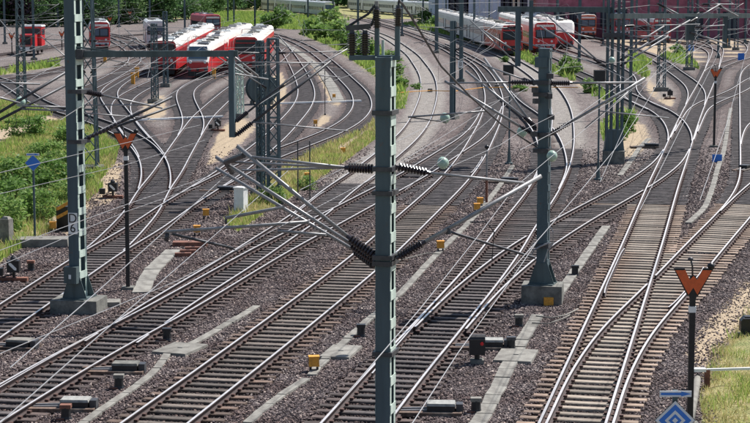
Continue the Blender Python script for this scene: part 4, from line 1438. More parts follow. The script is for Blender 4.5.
WIRES = [
    ([(-20, 362), (177, 281), (350, 190), (480, 124)], 5.4, 'thin contact wire over the track left of the central mast', 0.0065),
    ([(-10, 432), (102, 333), (207, 242), (300, 160)], 5.6, 'bright wire crossing the lower left corner steeply', 0.0075),
    ([(10, 368), (88, 300), (155, 240), (232, 170)], 6.2, 'bright wire passing the foot of the left mast', 0.007),
    ([(-10, 254), (125, 205), (210, 176)], 6.0, 'faint wire crossing the left mast below the W sign', 0.006),
    ([(-10, 270), (125, 212), (200, 186)], 5.5, 'lower faint wire crossing the left mast below the W sign', 0.006),
    ([(-10, 175), (125, 143), (200, 125)], 6.4, 'wire in front of the meadow and the blue diamond', 0.0065),
    ([(-10, 196), (125, 165), (205, 140)], 5.6, 'lower wire in front of the meadow and the blue diamond', 0.0065),
    ([(340, 402), (420, 309), (475, 240), (515, 187), (552, 156), (595, 121), (632, 90)], 5.9, 'long bright wire rising between the two middle masts to the tower', 0.007),
    ([(412, 424), (458, 353), (511, 280), (538, 240)], 5.2, 'bright wire running up from the bottom to the right hand mast', 0.0075),
    ([(500, 283), (545, 232), (582, 189), (620, 143), (645, 105), (664, 72)], 6.3, 'wire crossing behind the right hand mast past the double tower', 0.007),
    ([(394, 166), (458, 127), (500, 100)], 6.0, 'thin wire right of the central mast above the pale curve', 0.0065),
    ([(405, 190), (487, 122), (520, 92)], 5.5, 'thin wire over the joining tracks right of the central mast', 0.0065),
    ([(452, 166), (500, 145), (520, 132), (560, 112)], 6.2, 'wire with green insulator bell left of the right hand mast', 0.0065),
    ([(-10, 77), (67, 71), (160, 62), (232, 62)], 7.4, 'upper cross wire over the left yard', 0.009),
    ([(-10, 80), (67, 80), (150, 68)], 6.6, 'second cross wire over the left yard', 0.009),
    ([(80, 66), (190, 69), (300, 63), (372, 73)], 6.4, 'cross wire in front of the red trains', 0.0075),
    ([(225, 48), (300, 46), (350, 44), (372, 43)], 7.3, 'cross wire above the curves near the top', 0.010),
    ([(150, 27), (240, 29), (345, 30)], 7.6, 'far cross wire behind the trains', 0.013),
    ([(-10, 90), (40, 88), (80, 89)], 5.4, 'cross wire at the left edge above the meadow', 0.0075),
    ([(0, 45), (80, 48), (190, 40)], 6.6, 'cross wire in front of the red shunter', 0.010),
    ([(560, 68), (640, 60), (750, 70)], 6.0, 'cross wire over the gravel at upper right', 0.0075),
    ([(618, 30), (680, 31), (760, 28)], 7.2, 'cross wire before the brick shed', 0.012),
    ([(550, 16), (650, 5), (760, 10)], 8.2, 'highest cross wire before the brick shed', 0.012),
    ([(430, 4), (500, 2), (560, 4)], 8.5, 'cross wire before the blue grey hall', 0.012),
    ([(640, 73), (700, 48), (760, 36)], 5.8, 'slanting wire toward the brick shed', 0.0075),
    ([(300, 190), (420, 130), (520, 92), (560, 70)], 6.4, 'long faint wire over the middle grass strip', 0.0065),
    ([(520, 150), (600, 108), (680, 60), (720, 34)], 6.0, 'wire running to the shed right of the double tower', 0.008),
    ([(560, 128), (640, 70), (700, 24)], 6.6, 'upper wire running to the shed right of the double tower', 0.008),
    ([(500, 20), (560, 50), (604, 68), (650, 90)], 6.2, 'slanting wire in front of the red trains at right', 0.009),
    ([(540, 10), (590, 40), (640, 60)], 6.8, 'upper slanting wire in front of the red trains at right', 0.010),
    ([(620, 50), (680, 46), (760, 44)], 5.6, 'low cross wire before the shed gates', 0.010),
    ([(100, 130), (160, 100), (230, 60), (270, 36)], 6.0, 'wire over the snaking branch track', 0.008),
    ([(60, 120), (110, 88), (160, 58), (190, 40)], 6.4, 'wire toward the dark fronted train', 0.009),
    ([(0, 60), (60, 40), (110, 24)], 6.0, 'wire above the red shunter', 0.010),
    ([(0, 98), (60, 62), (100, 40)], 6.4, 'slanting wire left of the tall left mast', 0.008),
    ([(250, 110), (300, 78), (340, 50), (372, 30)], 6.2, 'wire above the middle curves', 0.008),
    ([(700, 200), (728, 120), (744, 60), (750, 40)], 5.8, 'wire over the rightmost track', 0.007),
    ([(640, 210), (690, 110), (715, 60), (725, 36)], 5.8, 'wire over the straight right hand track', 0.007),
    ([(600, 182), (640, 92), (665, 60)], 5.6, 'steep wire right of the double tower', 0.0065),
]
for px, z, lab, r in WIRES:
    wire(px, z, r, lab)
# catenaries hung over the yard tracks
for T in tracks:
    nm_ = {'main_a': 'the straight lower left track', 'main_b': 'the track left of the central mast', 'curve_c': 'the pale S curve', 'left_b': 'the leftmost near track', 'left_a': 'the track to the drum', 'left_f': 'the hooked track', 'left_d': 'the snaking branch', 'loop_n': 'the walkway curve', 'mid_e': 'the right hand mast track', 'cross_f': 'the middle crossover', 'right_s': 'the straight lower right track', 'right_h': 'the double tower curve', 'right_i': 'the tight gravel curve', 'right_j': 'the far W sign track', 'right_k': 'the right edge branch', 'right_u': 'the rightmost track', 'right_q': 'the far right shed curve', 'yard_b': 'the shunter yard', 'yard_c': 'the meadow side yard track', 'yard_d': 'the hooked yard track', 'left_c': 'the branch behind the W sign'}.get(T['key'])
    if not nm_:
        continue
    c_ = T['c']
    sel_ = np.where((c_[:, 1] > 88) & (c_[:, 1] < 330))[0]
    if len(sel_) < 30:
        continue
    idx_ = sel_[::18]
    bs_ = (float(c_[idx_[0], 0]), float(c_[idx_[0], 1]), 5.4)
    rt_ = empty('catenary', bs_, 'thin catenary wires hung above ' + nm_, 'catenary', 'catenaries over the tracks')
    cw_, mw_, dr_ = [], [], MB()
    ph_ = random.randint(0, 3)
    for k_, q_ in enumerate(idx_):
        zg_ = .22 * (1 if ((k_ + ph_) // 4) % 2 else -1)
        pc_ = c_[q_] + T['n'][q_] * zg_
        u_ = ((k_ + ph_) % 4) / 4
        zm_ = 6.75 - 1.0 * 4 * u_ * (1 - u_)
        cw_.append((pc_[0], pc_[1], 5.45))
        mw_.append((pc_[0], pc_[1], zm_))
        dr_.tube((pc_[0], pc_[1], 5.45), (pc_[0], pc_[1], zm_), .006, 4)
    MB().path(cw_, .009, 5).build('contact_wire', 'tube', rt_, bs_)
    MB().path(mw_, .010, 5).build('messenger_wire', 'tube_dark', rt_, bs_)
    tag(dr_.build('droppers', 'tube_dark', rt_, bs_), kind='stuff')
MB_bell = [(0, 0.02), (0.1, 0.10), (0.3, 0.165), (0.5, 0.185), (0.7, 0.165), (0.9, 0.10), (1, 0.02)]
for k, (x, y, Y, lab) in enumerate(((445, 118, 60.8, 'pale green bell hanging left of the dark steel post foot'), (443, 163, 52, 'pale green bell just right of the central mast'), (522, 132, 60, 'small pale green bell left of the right hand mast'), (552, 156, 57, 'pale green bell against the right hand mast'), (20.5, 102, 62, 'pale green bell at the left edge on the dark arms'), (612, 60, 100, 'pale green bell on the double tower'))):
    c = P(x, y, Y)
    mb = MB().lathe(c + Vector((-0.16, -0.05, -0.03)), c + Vector((0.16, 0.05, 0.03)), MB_bell, 14)
    solid('insulator_bell', mb, 'insul_green', lab, 'insulator', 'green insulator bells', smooth=True)
# dark arms reaching in from a mast beyond the left edge
p = P(-22, 190, 60.5)
bb = (p.x, 60.5, 0)
mL = post_mast(bb, 8.6, 0.34, 'mast beyond the left edge whose dark arms reach into view', 'mast')
for p0, p1, Y1 in (((-20, 124), (68, 71), 62), ((-20, 130), (72, 82), 63)):
    arm(mL, bb, P(*p0, 60.5), P(*p1, Y1), 0.7, 0.05, 'tube_dark')
tube_part(mL, bb, P(-20, 92, 60.5), P(20, 103, 61), 0.03)
tube_part(mL, bb, P(-20, 82, 60.5), P(40, 84, 61), 0.03)
tube_part(mL, bb, P(22, 109, 61.5), P(68, 111, 62), 0.03, 'registration_arm')
tube_part(mL, bb, P(22, 106, 61.5), P(66, 107, 62), 0.03, 'registration_arm')
for x, y0, y1 in ((8, 112, 126), (15, 110, 128), (26, 108, 124), (28, 108, 130)):
    MB().path([P(x, y0, 61), P(x + 1.5, y0 + (y1 - y0) * 0.7, 61), P(x - 0.5, y1, 61)], 0.012).build('dropper', 'wire_dark', mL, bb)
# ------------------------------------------------------------------ signs and signals
WSH = [(-1, 1), (-.45, 1), (-.2, .2), (0, .53), (.2, .2), (.48, 1), (1, 1), (.23, -1.05), (0, -.45), (-.26, -1.05)]


def w_sign(bx, by, wx, wy, halfw, halfh, label, Y=None, group='orange W boards'):
    p = P(bx, by, Y) if Y else G(bx, by)
    base = (p.x, p.y, 0.0)
    root = empty('signal_board', base, label, 'sign', group)
    c = P(wx, wy, p.y)
    yaw = R(random.uniform(-6, 6))
    rm_ = Matrix.Rotation(yaw, 3, 'Z')
    top = c.z + halfh * 0.5
    MB().box((base[0], base[1] + 0.04, top / 2), (0.13, 0.10, top), 0).build('post', 'black', root, base)
    MB().box((base[0], base[1] + 0.04, 0.05), (0.4, 0.4, 0.12), 0).build('foot', 'concrete_dark', root, base)

    def pts(k, dy):
        return [Vector((base[0], base[1], c.z)) + rm_ @ Vector((x * halfw * k, dy, y * halfh * (1 + (k - 1) * 1.6))) for x, y in WSH]
    MB().prism(pts(1.07, -0.03), rm_ @ Vector((0, 0.03, 0))).build('backing_board', 'black', root, base)
    MB().prism(pts(0.97, -0.045), rm_ @ Vector((0, 0.012, 0))).build('letter_face', 'orange', root, base)
    cc = Vector((base[0], base[1], c.z))
    MB().prism([cc + Vector((-.24 * halfw, -.02, -1.0 * halfh)), cc + Vector((0, -.02, -.5 * halfh)), cc + Vector((.24 * halfw, -.02, -1.0 * halfh)), cc + Vector((.1 * halfw, -.02, -1.6 * halfh)), cc + Vector((-.1 * halfw, -.02, -1.6 * halfh))], (0, 0.03, 0)).build('bracket', 'black', root, base)
    zb = c.z - halfh * 2.2
    MB().box((base[0], base[1] + 0.04, zb), (0.16, 0.13, 0.14), 0).build('white_band', 'white', root, base)
    lamp = MB()
    lamp.path([cc + Vector((-0.02, -.02, halfh * .4)), cc + Vector((-.04, -.08, halfh * 1.3)), cc + Vector((-.09, -.12, halfh * 1.9))], 0.022)
    lamp.lathe(cc + Vector((-.09, -.12, halfh * 1.75)), cc + Vector((-.10, -.12, halfh * 2.05)), [(0, .03), (.3, .07), (.8, .05), (1, .01)], 8)
    lamp.build('lamp', 'tube_dark', root, base, smooth=True)
    lamp = MB().lathe(cc + Vector((halfw * .93, .0, halfh * 1.0)), cc + Vector((halfw * .93, 0, halfh * 1.55)), [(0, .03), (.3, .085), (.7, .085), (1, .02)], 8)
    lamp.build('lamp', 'black', root, base, smooth=True)
    return root


w_sign(690, 428, 688.5, 282, 0.43, 0.29, 'large orange W board on a black post at lower right')
w_sign(128, 290, 121, 141, 0.38, 0.26, 'orange W board on a black post just right of the left mast')
w_sign(714, 147, 716.5, 73, 0.36, 0.25, 'orange W board far right beside the converging tracks')
for x, y, wy, lab in ((12, 55, 36, 'tiny orange W board left of the red shunter'), (62, 50, 34, 'tiny orange W board right of the red shunter'), (110, 32, 19, 'tiny orange W board above the half hidden locomotive'), (112.5, 24, 11.5, 'tiny orange W board against the trees'), (130, 25, 13, 'tiny orange W board before the trees, second from the coach'), (173, 22, 11, 'tiny orange W board above the white coach'), (43.5, 40, 26, 'tiny orange W board behind the red shunter')):
    w_sign(x, y, x, wy, 0.42, 0.34, lab)


def diamond_sign(cx, cy, Y, half, label, arrow_y, arrow_dx, plain=False):
    c = P(cx, cy, Y)
    base = (c.x, Y, 0.0)
    root = empty('catenary_sign', base, label, 'sign', 'blue diamond signs')
    za = P(cx, arrow_y, Y).z
    MB().box((base[0], Y + 0.05, (za + 0.05) / 2), (0.08, 0.06, za + 0.05)).build('post', 'mast', root, base)

    def ring(k, dy, m, nm):
        h = half * k
        MB().prism([c + Vector((-h, dy, 0)), c + Vector((0, dy, -h)), c + Vector((h, dy, 0)), c + Vector((0, dy, h))], (0, 0.012, 0)).build(nm, m, root, base)
    ring(1.03, 0.0, 'black', 'panel_edge')
    ring(1.0, -0.003, 'sign_grey', 'panel')
    ring(0.82 if not plain else .97, -0.006, 'blue', 'blue_frame')
    if not plain:
        ring(0.52, -0.009, 'sign_grey', 'white_frame')
        ring(0.33, -0.012, 'blue', 'blue_frame')
        ring(0.15, -0.015, 'sign_grey', 'centre')
    aw, ah = half * 0.80, half * 0.15
    ac = Vector((c.x + arrow_dx, Y, za))
    ap = MB().box(ac, (aw * 2, 0.015, ah * 2)).build('arrow_plate', 'sign_grey', root, base)
    q = [(-.92, .42), (.35, .42), (.35, .85), (.97, 0), (.35, -.85), (.35, -.42), (-.92, -.42)]
    MB().prism([ac + Vector((x * aw, -0.012, y * ah * 0.95)) for x, y in q], (0, 0.008, 0)).build('arrow', 'blue', ap, base)


diamond_sign(675, 420.5, 29.5, 0.325, 'blue diamond sign with nested squares and arrow plate at lower right', 394, 0.0)
diamond_sign(33, 163, 72.7, 0.32, 'small blue diamond sign on a grey post in the left meadow', 154.5, 0.0, True)


def signal_mast(bx, by, hx, hy, label, wbox=0.55):
    p = G(bx, by)
    base = (p.x, p.y, 0.0)
    root = empty('light_signal', base, label, 'signal', 'light signals seen from behind')
    top = P(hx, hy, p.y)
    MB().lathe(base, (base[0], base[1], 0.9), [(0, .22), (.1, .22), (.12, .12), (1, .06)], 8).build('foot', 'mast_dark', root, base)
    MB().tube((base[0], base[1], 0.5), (base[0], base[1], top.z), 0.05).build('post', 'mast', root, base)
    MB().box((top.x, base[1] - 0.1, top.z), (wbox, 0.22, wbox * 0.95)).build('signal_head', 'black', root, base)
    MB().box((top.x, base[1] + 0.06, top.z), (wbox * 1.08, 0.03, wbox * 1.05)).build('back_board', 'black', root, base)


signal_mast(509, 164, 508.5, 70, 'slim signal with square black head above the crossover')
signal_mast(598, 180, 599.5, 75.5, 'slim signal with square black head left of the double tower')


def post_lamp(x, y, ytop, label):
    p = G(x, y)
    base = (p.x, p.y, 0)
    root = empty('marker_post', base, label, 'post')
    t = P(x, ytop, p.y).z
    MB().tube(base, (base[0], base[1], t * 0.45), 0.06).build('foot', 'rust', root, base)
    MB().tube((base[0], base[1], t * 0.4), (base[0], base[1], t), 0.045).build('post', 'tube', root, base)
    MB().lathe((base[0], base[1], t), (base[0], base[1], t + .2), [(0, .05), (.3, .11), (.7, .11), (1, .02)], 10).build('head', 'black', root, base, smooth=True)


post_lamp(486.5, 204, 149, 'slender grey post with black knob beside the cable trough')
for k, (x, y0, y1, lab) in enumerate(((298, 200, 141, 'thin dark rod in the middle grass strip, left one'), (310, 203, 141, 'thin dark rod in the middle grass strip, right one'), (325, 115, 70, 'thin black rod on the concrete strip by the middle curve'))):
    p = G(x, y0)
    solid('marker_rod', MB().tube((p.x, p.y, 0), (p.x, p.y, P(x, y1, p.y).z), 0.03).box((p.x, p.y, 0.05), (.16, .16, .12)), 'tube_dark', lab, 'rod', 'thin marker rods')


def lantern(x, y, label, s=1.0, arrow=True):
    p = G(x, y)
    base = (p.x, p.y, 0)
    root = empty('point_lantern', base, label, 'lantern', 'point lanterns')
    MB().box((p.x, p.y, .06), (.95 * s, .3, .13)).build('base_timber', 'rust', root, base)
    MB().tube((p.x, p.y, .1), (p.x, p.y, .35 * s), .05).build('stem', 'black', root, base)
    MB().box((p.x, p.y, .52 * s), (.42 * s, .34 * s, .40 * s)).build('lantern_box', 'black', root, base)
    MB().lathe((p.x, p.y, .72 * s), (p.x, p.y, .9 * s), [(0, .12 * s), (.5, .11 * s), (1, .03)], 8).build('chimney', 'black', root, base)
    if arrow:
        q = [(-.14, .12), (-.06, .13), (.13, -.06), (.12, -.13), (.05, -.12), (-.13, .06)]
        MB().prism([Vector((p.x + a * s, p.y - .18 * s, .52 * s + b * s)) for a, b in q], (0, .008, 0)).build('arrow', 'white', root, base)
    MB().box((p.x - .5 * s, p.y, .32), (.26 * s, .22, .26 * s)).build('counterweight', 'black', root, base)
    MB().tube((p.x - .5 * s, p.y, .1), (p.x, p.y, .25), .025).build('lever', 'black', root, base)


lantern(14, 281, 'black point lantern with white arrow at the left edge')
lantern(113, 198, 'black point lantern with white arrow behind the left mast')
lantern(218, 131, 'black point lantern on the sandy patch')
lantern(670, 99, 'black point lantern beside the splayed lattice mast', arrow=False)


def dwarf_signal(x, y, label):
    p = G(x, y)
    base = (p.x, p.y, 0)
    root = empty('dwarf_signal', base, label, 'signal')
    MB().box((p.x, p.y, .06), (.36, .3, .14)).build('foot', 'concrete_dark', root, base)
    MB().tube((p.x, p.y, .1), (p.x, p.y, .3), .07).build('stem', 'black', root, base)
    MB().box((p.x, p.y, .48), (.42, .3, .42)).build('housing', 'black', root, base)
    MB().lathe((p.x - .21, p.y, .68), (p.x + .21, p.y, .68), [(0, .12), (1, .12)], 10).build('hood', 'black', root, base)
    MB().lathe((p.x + .12, p.y - .16, .58), (p.x + .12, p.y - .19, .58), [(0, .05), (1, .045)], 10).build('red_lens', 'red_lens', root, base)


dwarf_signal(477, 364, 'black dwarf signal with a red lens by the concrete trough')


def point_machine(x, y, yaw, label, lid='machine_lid', rods=-1):
    p = G(x, y)
    base = (p.x, p.y, 0)
    root = empty('point_machine', base, label, 'point machine', 'point machines beside the switches')
    rm_ = Matrix.Rotation(yaw, 3, 'Z')
    b_ = Vector(base)
    MB().box(b_ + Vector((0, 0, .12)), (.66, .42, .22), yaw).build('housing', 'black', root, base)
    mb = MB().box(b_ + Vector((0, 0, .262)), (.70, .46, .06), yaw, taper=.94)
    mb.build('lid', lid, root, base)
    MB().box(b_ + rm_ @ Vector((.44, 0, .14)), (.16, .3, .26), yaw).build('motor_cap', 'tube_dark', root, base)
    for k in (-.12, .1):
        MB().beam(b_ + rm_ @ Vector((-.3, k, .12)), b_ + rm_ @ Vector((rods * 1.0, k, .10)), .05, .04).build('drive_rod', 'tube', root, base)
    for k in (-.25, .25):
        MB().beam(b_ + rm_ @ Vector((-1.2, k, .05)), b_ + rm_ @ Vector((.5, k, .05)), .2, .1).build('bearer', 'sleep_mid', root, base)


point_machine(76, 410, R(-3), 'grey lidded point machine at the lower left corner')
point_machine(126, 373, R(-3), 'dark lidded point machine beside the lower left switch', 'concrete_dark')
point_machine(441, 414, R(-3), 'grey lidded point machine at the bottom middle')
point_machine(491, 349, R(-3), 'grey lidded point machine beside the red lens signal')
point_machine(20, 349, R(-12), 'flat lidded point machine at the left edge', 'concrete')
point_machine(225, 192, R(-10), 'point machine left of the white cabinet', 'tube_dark')
point_machine(745, 170, R(60), 'dark point machine at the right edge', 'black')
point_machine(508, 183, R(-10), 'dark point machine left of the right hand mast', 'tube_dark')
point_machine(650, 148, R(-2), 'low dark point machine at the right hand switches', 'tube_dark')


def stub(x, y, label, top='rust'):
    p = G(x, y)
    base = (p.x, p.y, 0)
    root = empty('cable_stub', base, label, 'junction box', 'small cable junction stubs')
    MB().lathe(base, (p.x, p.y, .30), [(0, .15), (.3, .12), (1, .11)], 8).build('stem', 'black', root, base)
    MB().box((p.x, p.y, .33), (.26, .2, .09)).build('cap', top, root, base)
    MB().box((p.x - .12, p.y - .08, .03), (.2, .14, .07)).build('stone', 'rust', root, base)


stub(476, 413, 'black cable stub with pale cap beside the bottom trough', 'concrete')
stub(519, 327, 'black cable stub with pale cap in front of the yellow box', 'concrete')
stub(119, 389, 'cable stub with pale cap beside the lower left trough', 'concrete')
stub(575, 276, 'small black stub right of the right hand mast', 'black')
stub(361, 337, 'small black stub left of the central mast', 'black')
stub(511, 350, 'dark stub beside the grey lidded machine', 'tube_dark')
stub(31, 271, 'rusty stub near the left edge lantern')
stub(66, 420, 'rusty stub at the bottom left')
stub(167, 341, 'small dark stub by the pale slab', 'black')


def yellow_box(x, y, label, s=1.0, legs=True):
    p = G(x, y)
    base = (p.x, p.y, 0)
    root = empty('yellow_track_box', base, label, 'track box', 'yellow track boxes')
    for dx in (-.09, .09):
        MB().box((p.x + dx * s, p.y, .06), (.06, .1, .14)).build('leg', 'black', root, base)
    MB().box((p.x, p.y, .25 * s + .03), (.27 * s, .22 * s, .24 * s), R(6), taper=.95).build('box', 'yellow', root, base)
    MB().box((p.x, p.y, .385 * s + .03), (.29 * s, .24 * s, .035 * s), R(6)).build('lid', 'yellow', root, base)


for x, y, lab in ((314, 372, 'yellow box beside the concrete plate at the bottom'), (440.5, 252, 'yellow box on the trough right of the central mast'), (480, 207, 'yellow box behind the long arm, upper of the pair'), (477, 213, 'yellow box behind the long arm, lower of the pair'), (206, 219, 'yellow box left of the white cabinet'), (197, 236, 'yellow box half hidden under the long registration arm'), (307, 181, 'yellow box in the middle grass strip'), (343, 155, 'yellow box at the upper end of the grass strip'), (315.5, 126, 'yellow box on the sandy spot by the middle curve'), (53, 232, 'yellow box in dry grass left of the number plate'), (334, 99, 'tall yellow box on the pale concrete strip')):
    yellow_box(x, y, lab)

# white cabinet
p = G(241, 214)
base = (p.x, p.y, 0)
root = empty('switch_cabinet', base, 'white upright cabinet in the green strip left of the central mast', 'cabinet')
MB().box((p.x, p.y, .60), (.48, .40, 1.10), R(-25)).build('body', 'white', root, base)
MB().box((p.x, p.y, 1.175), (.54, .46, .05), R(-25)).build('lid', 'white', root, base)
MB().box((p.x, p.y, .03), (.5, .42, .1), R(-25)).build('plinth', 'concrete_dark', root, base)

# ------------------------------------------------------------------ cable troughs of cover slabs
slab_cache = {}


def trough(px, w, label, m='concrete', L=1.0, h=0.07):
    g = resample([(G(x, y).x, G(x, y).y) for x, y in px], L)
    g = smooth_line(g, 0.8)
    base = (float(g[0, 0]), float(g[0, 1]), 0)
    root = empty('cable_trough', base, label, 'cable trough', 'concrete cable troughs')
    key = (m, w)
    if key not in slab_cache:
        slab_cache[key] = MB().box((0, 0, 0), (1.0, w, .12), taper=.97).mesh('cover_slab', m)
    for a, c in zip(g[:-1], g[1:]):
        d = c - a
        s = bpy.data.objects.new('cover_slab', slab_cache[key])
        COL.objects.link(s)
        s.parent = root
        s.location = ((a[0] + c[0]) / 2 - base[0], (a[1] + c[1]) / 2 - base[1], h - .06 + random.uniform(-.018, .012))
        s.rotation_euler = (random.gauss(0, .006), random.gauss(0, .006), math.atan2(d[1], d[0]) + random.gauss(0, .022))
        s.scale = (np.linalg.norm(d) - .012, 1, 1)
    return root


def plate(x, y, sx, sy, yaw, label, m='concrete', h=.07, grp='concrete cover plates'):
    p = G(x, y)
    base = (p.x, p.y, 0)
    root = empty('cover_plate', base, label, 'cover plate', grp)
    MB().box((p.x, p.y, h / 2), (sx, sy, h + .04), yaw, taper=.97).build('plate', m, root, base)
    MB().box((p.x, p.y, h + .024), (.14, .05, .012), yaw).build('lifting_slot', 'black', root, base)


trough([(72, 434), (92, 418), (130, 392), (154, 374), (170, 352)], 0.213, 'narrow concrete trough at lower left leading to the pale slab')
trough([(182, 350), (196, 344), (215, 332), (240, 318), (260, 305)], 0.246, 'faint concrete trough between the two left tracks')
trough([(240, 436), (258, 414), (311, 377)], 0.230, 'concrete trough at the bottom below the yellow box')
trough([(311, 377), (322, 364), (372, 318), (397, 298), (433, 259), (470, 222), (497, 190), (513, 166)], 0.246, 'long straight concrete trough passing the central mast on its right')
trough([(472, 436), (487, 410), (500, 385), (511, 361)], 0.410, 'wide concrete trough at the bottom right of the middle')
trough([(515, 356), (528, 332), (540, 314)], 0.377, 'concrete trough between the plate and the mast foundation')
trough([(556, 300), (575, 272), (607, 226)], 0.344, 'pale concrete trough right of the right hand mast')
trough([(688, 224), (704, 209), (712, 190), (718, 168), (724, 150), (729, 118), (731, 108)], 0.262, 'broken pale trough between the right hand tracks')
trough([(141, 294), (150, 274), (168, 256), (176, 249)], 0.590, 'wide weathered slab path right of the W post', L=1.2)
trough([(277, 39), (298, 52), (316, 66), (330, 84), (339, 103)], 1.066, 'pale concrete walkway between the middle curves', L=2.0)
trough([(620, 176), (632, 160), (640, 148), (650, 138)], 0.295, 'short pale trough by the double tower')
trough([(130, 122), (232, 117.5)], 0.246, 'white cross trough across the left tracks', m='white', h=.2, L=1.5)
trough([(278, 105), (374, 102)], 0.246, 'white cross trough across the middle curves', m='white', h=.2, L=1.5)
plate(341, 354, .85, 1.7, R(-12), 'grey concrete plate beside the lower yellow box')
plate(516, 358, 1.05, 1.7, R(-12), 'grey concrete plate on the wide trough')
plate(180, 351, 1.05, 1.5, R(-20), 'pale broken concrete plate at lower left')
plate(41, 246, 2.2, 1.0, R(3), 'long concrete slab on dark supports at the meadow edge', h=.3)
plate(100, 306, 1.3, .7, R(5), 'flat concrete slab right of the left foundation', h=.15)
plate(190, 246, 1.35, .55, R(2), 'rusty plate beside the slab path', 'rust', h=.16, grp='rusty plates')
for k, (x, y) in enumerate(((193, 251), (188, 254), (183, 257))):
    plate(x, y, .62, .22, R(4), ('upper', 'middle', 'lowest')[k] + ' of three rusty step plates', 'rust', h=.14, grp='rusty step plates')
# conduit pipes by the right hand foundation
for k, pp in enumerate(([(536, 316), (552, 318), (566, 315), (578, 309)], [(532, 323), (548, 324), (562, 319), (570, 315)], [(395, 262), (412, 257), (428, 253), (440, 254)])):
    pts = [G(x, y, .09) for x, y in pp]
    solid('conduit', MB().path(pts, .022), 'concrete', ('upper white conduit before the right hand foundation', 'lower white conduit before the right hand foundation', 'white cable loop left of the trough yellow box')[k], 'conduit', 'white conduits', smooth=True)
pts = [G(x, y, .22) for x, y in ((394, 93), (412, 91.5), (430, 90.5), (455, 91), (482, 87.5), (515, 87), (545, 87), (578, 87.5))]
ob = MB().path(pts, .04).build('orange_hose', 'yellow', None)
tag(ob, 'orange hose laid across the curved tracks', 'hose')
for x, y, lab in ((430, 92, 'pale box on the orange hose in the pale curve'), (497, 88, 'pale box on the orange hose over the crossover')):
    p = G(x, y)
    solid('hose_box', MB().box((p.x, p.y, .18), (.45, .4, .3), taper=.9), 'concrete', lab, 'junction box', 'hose boxes')

# ------------------------------------------------------------------ verge furniture
p = G(7, 247)
base = (p.x, p.y, 0)
mb = MB().box((p.x, p.y, .55), (.42, .36, 1.1), R(-20), taper=.93)
mb.box((p.x, p.y, 1.14), (.34, .29, .09), R(-20), taper=.6)
solid('concrete_post', mb, 'concrete', 'stubby concrete post in the meadow at the left edge', 'post')
p = G(65, 230)
base = (p.x, p.y, 0)
root = empty('buffer_block', base, 'black and yellow striped block behind the left mast', 'buffer block')
MB().box((p.x + .1, p.y, .5), (.75, .5, 1.0), R(-12)).build('block', 'black', root, base)
for k in range(2):
    MB().beam((p.x - .28, p.y - .33, .55 + k * .35), (p.x + .2, p.y - .27, .80 + k * .35), .02, .13).build('stripe', 'yellow', root, base)
p = G(746, 337)
base = (p.x, p.y, 0)
root = empty('ground_signal', base, 'black rounded ground signal in the grass at the right edge', 'signal')
MB().box((p.x + .1, p.y, .05), (.7, .4, .12)).build('foot', 'concrete', root, base)
mb = MB()
hw, hh_ = .30, .26
oc = [(-hw, -hh_ * .7), (-hw * .75, -hh_), (hw * .75, -hh_), (hw, -hh_ * .7), (hw, hh_ * .5), (hw * .6, hh_), (-hw * .6, hh_), (-hw, hh_ * .5)]
mb.prism([(p.x + .12 + a_, p.y - .15, .36 + b_) for a_, b_ in oc], (0, .3, 0))
mb.build('housing', 'black', root, base)
MB().box((p.x + .12, p.y - .2, .36 + hh_ * .8), (.5, .16, .03)).build('hood', 'black', root, base)
MB().box((p.x + .16, p.y - .163, .42), (.10, .012, .2)).build('number_mark', 'white', root, base)
p = G(706, 388)
base = (p.x, p.y, 0)
root = empty('barrier', base, 'white barrier bar with rusty post on the verge at lower right', 'barrier')
MB().box((p.x + .02, p.y, .22), (.13, .12, .5)).build('post', 'rust', root, base)
MB().beam((p.x, p.y - .02, .47), (p.x + 3.0, p.y + .4, .47), .06, .06).build('bar', 'white', root, base)
MB().box((p.x - .22, p.y - .1, .49), (.36, .2, .08)).build('end_plate', 'white', root, base)
a, c = G(697.5, 378, .3), G(689, 432, .12)
solid('marker_pipe', MB().tube(a, c, .09).lathe(a, a + (a - c).normalized() * .12, [(0, .09), (.6, .08), (1, .03)], 8), 'concrete', 'leaning pale pipe behind the blue diamond sign', 'pipe', smooth=True)
# dark green drum
p = G(262, 104)
base = (p.x, p.y, 0)
root = empty('cable_drum', base, 'dark green round drum standing behind the twin lattice masts', 'drum')
ax = Vector((0.25, -1, 0)).normalized()
cc = Vector((p.x, p.y, 1.28))
MB().lathe(cc - ax * .7, cc + ax * .7, [(0, 1.24), (.04, 1.26), (.06, 1.12), (.94, 1.12), (.96, 1.26), (1, 1.24)], 28).build('shell', 'mast_dark', root, base)
MB().lathe(cc + ax * .7, cc + ax * .76, [(0, .25), (1, .2)], 12).build('hub', 'tube_dark', root, base)
for s in (-1, 1):
    MB().box((p.x + s * .8, p.y, .14), (.3, 1.4, .3)).build('chock', 'concrete_dark', root, base)
for x, y, lab in ((137, 78, 'small yellow post left of the dark fronted train'), (214, 79, 'small yellow post right of the red and white train'), (133, 84, 'low yellow marker beside the branch track'), (105, 62, 'small yellow post near the half hidden locomotive'), (708, 42, 'yellow post foot before the brick shed'), (727, 46, 'second yellow post before the brick shed')):
    p = G(x, y)
    solid('yellow_post', MB().box((p.x, p.y, .5), (.35, .3, 1.0)).box((p.x, p.y, 1.05), (.45, .36, .14)), 'yellow', lab, 'post', 'yellow marker posts')
p = G(710, 214)
for x, y, lab in ((717, 162, 'blue plate low on the ground beside the broken trough'), (691, 52, 'blue plate on the lattice mast before the shed'), (741, 61, 'blue plate beside the curved shed track')):
    q = G(x, y)
    solid('blue_plate', MB().box((q.x, q.y, .55 if y < 100 else .2), (.55 if y > 100 else .8, .05, .45 if y > 100 else .9)).box((q.x, q.y + .05, .1), (.1, .06, .3)), 'blue', lab, 'sign', 'small blue plates')

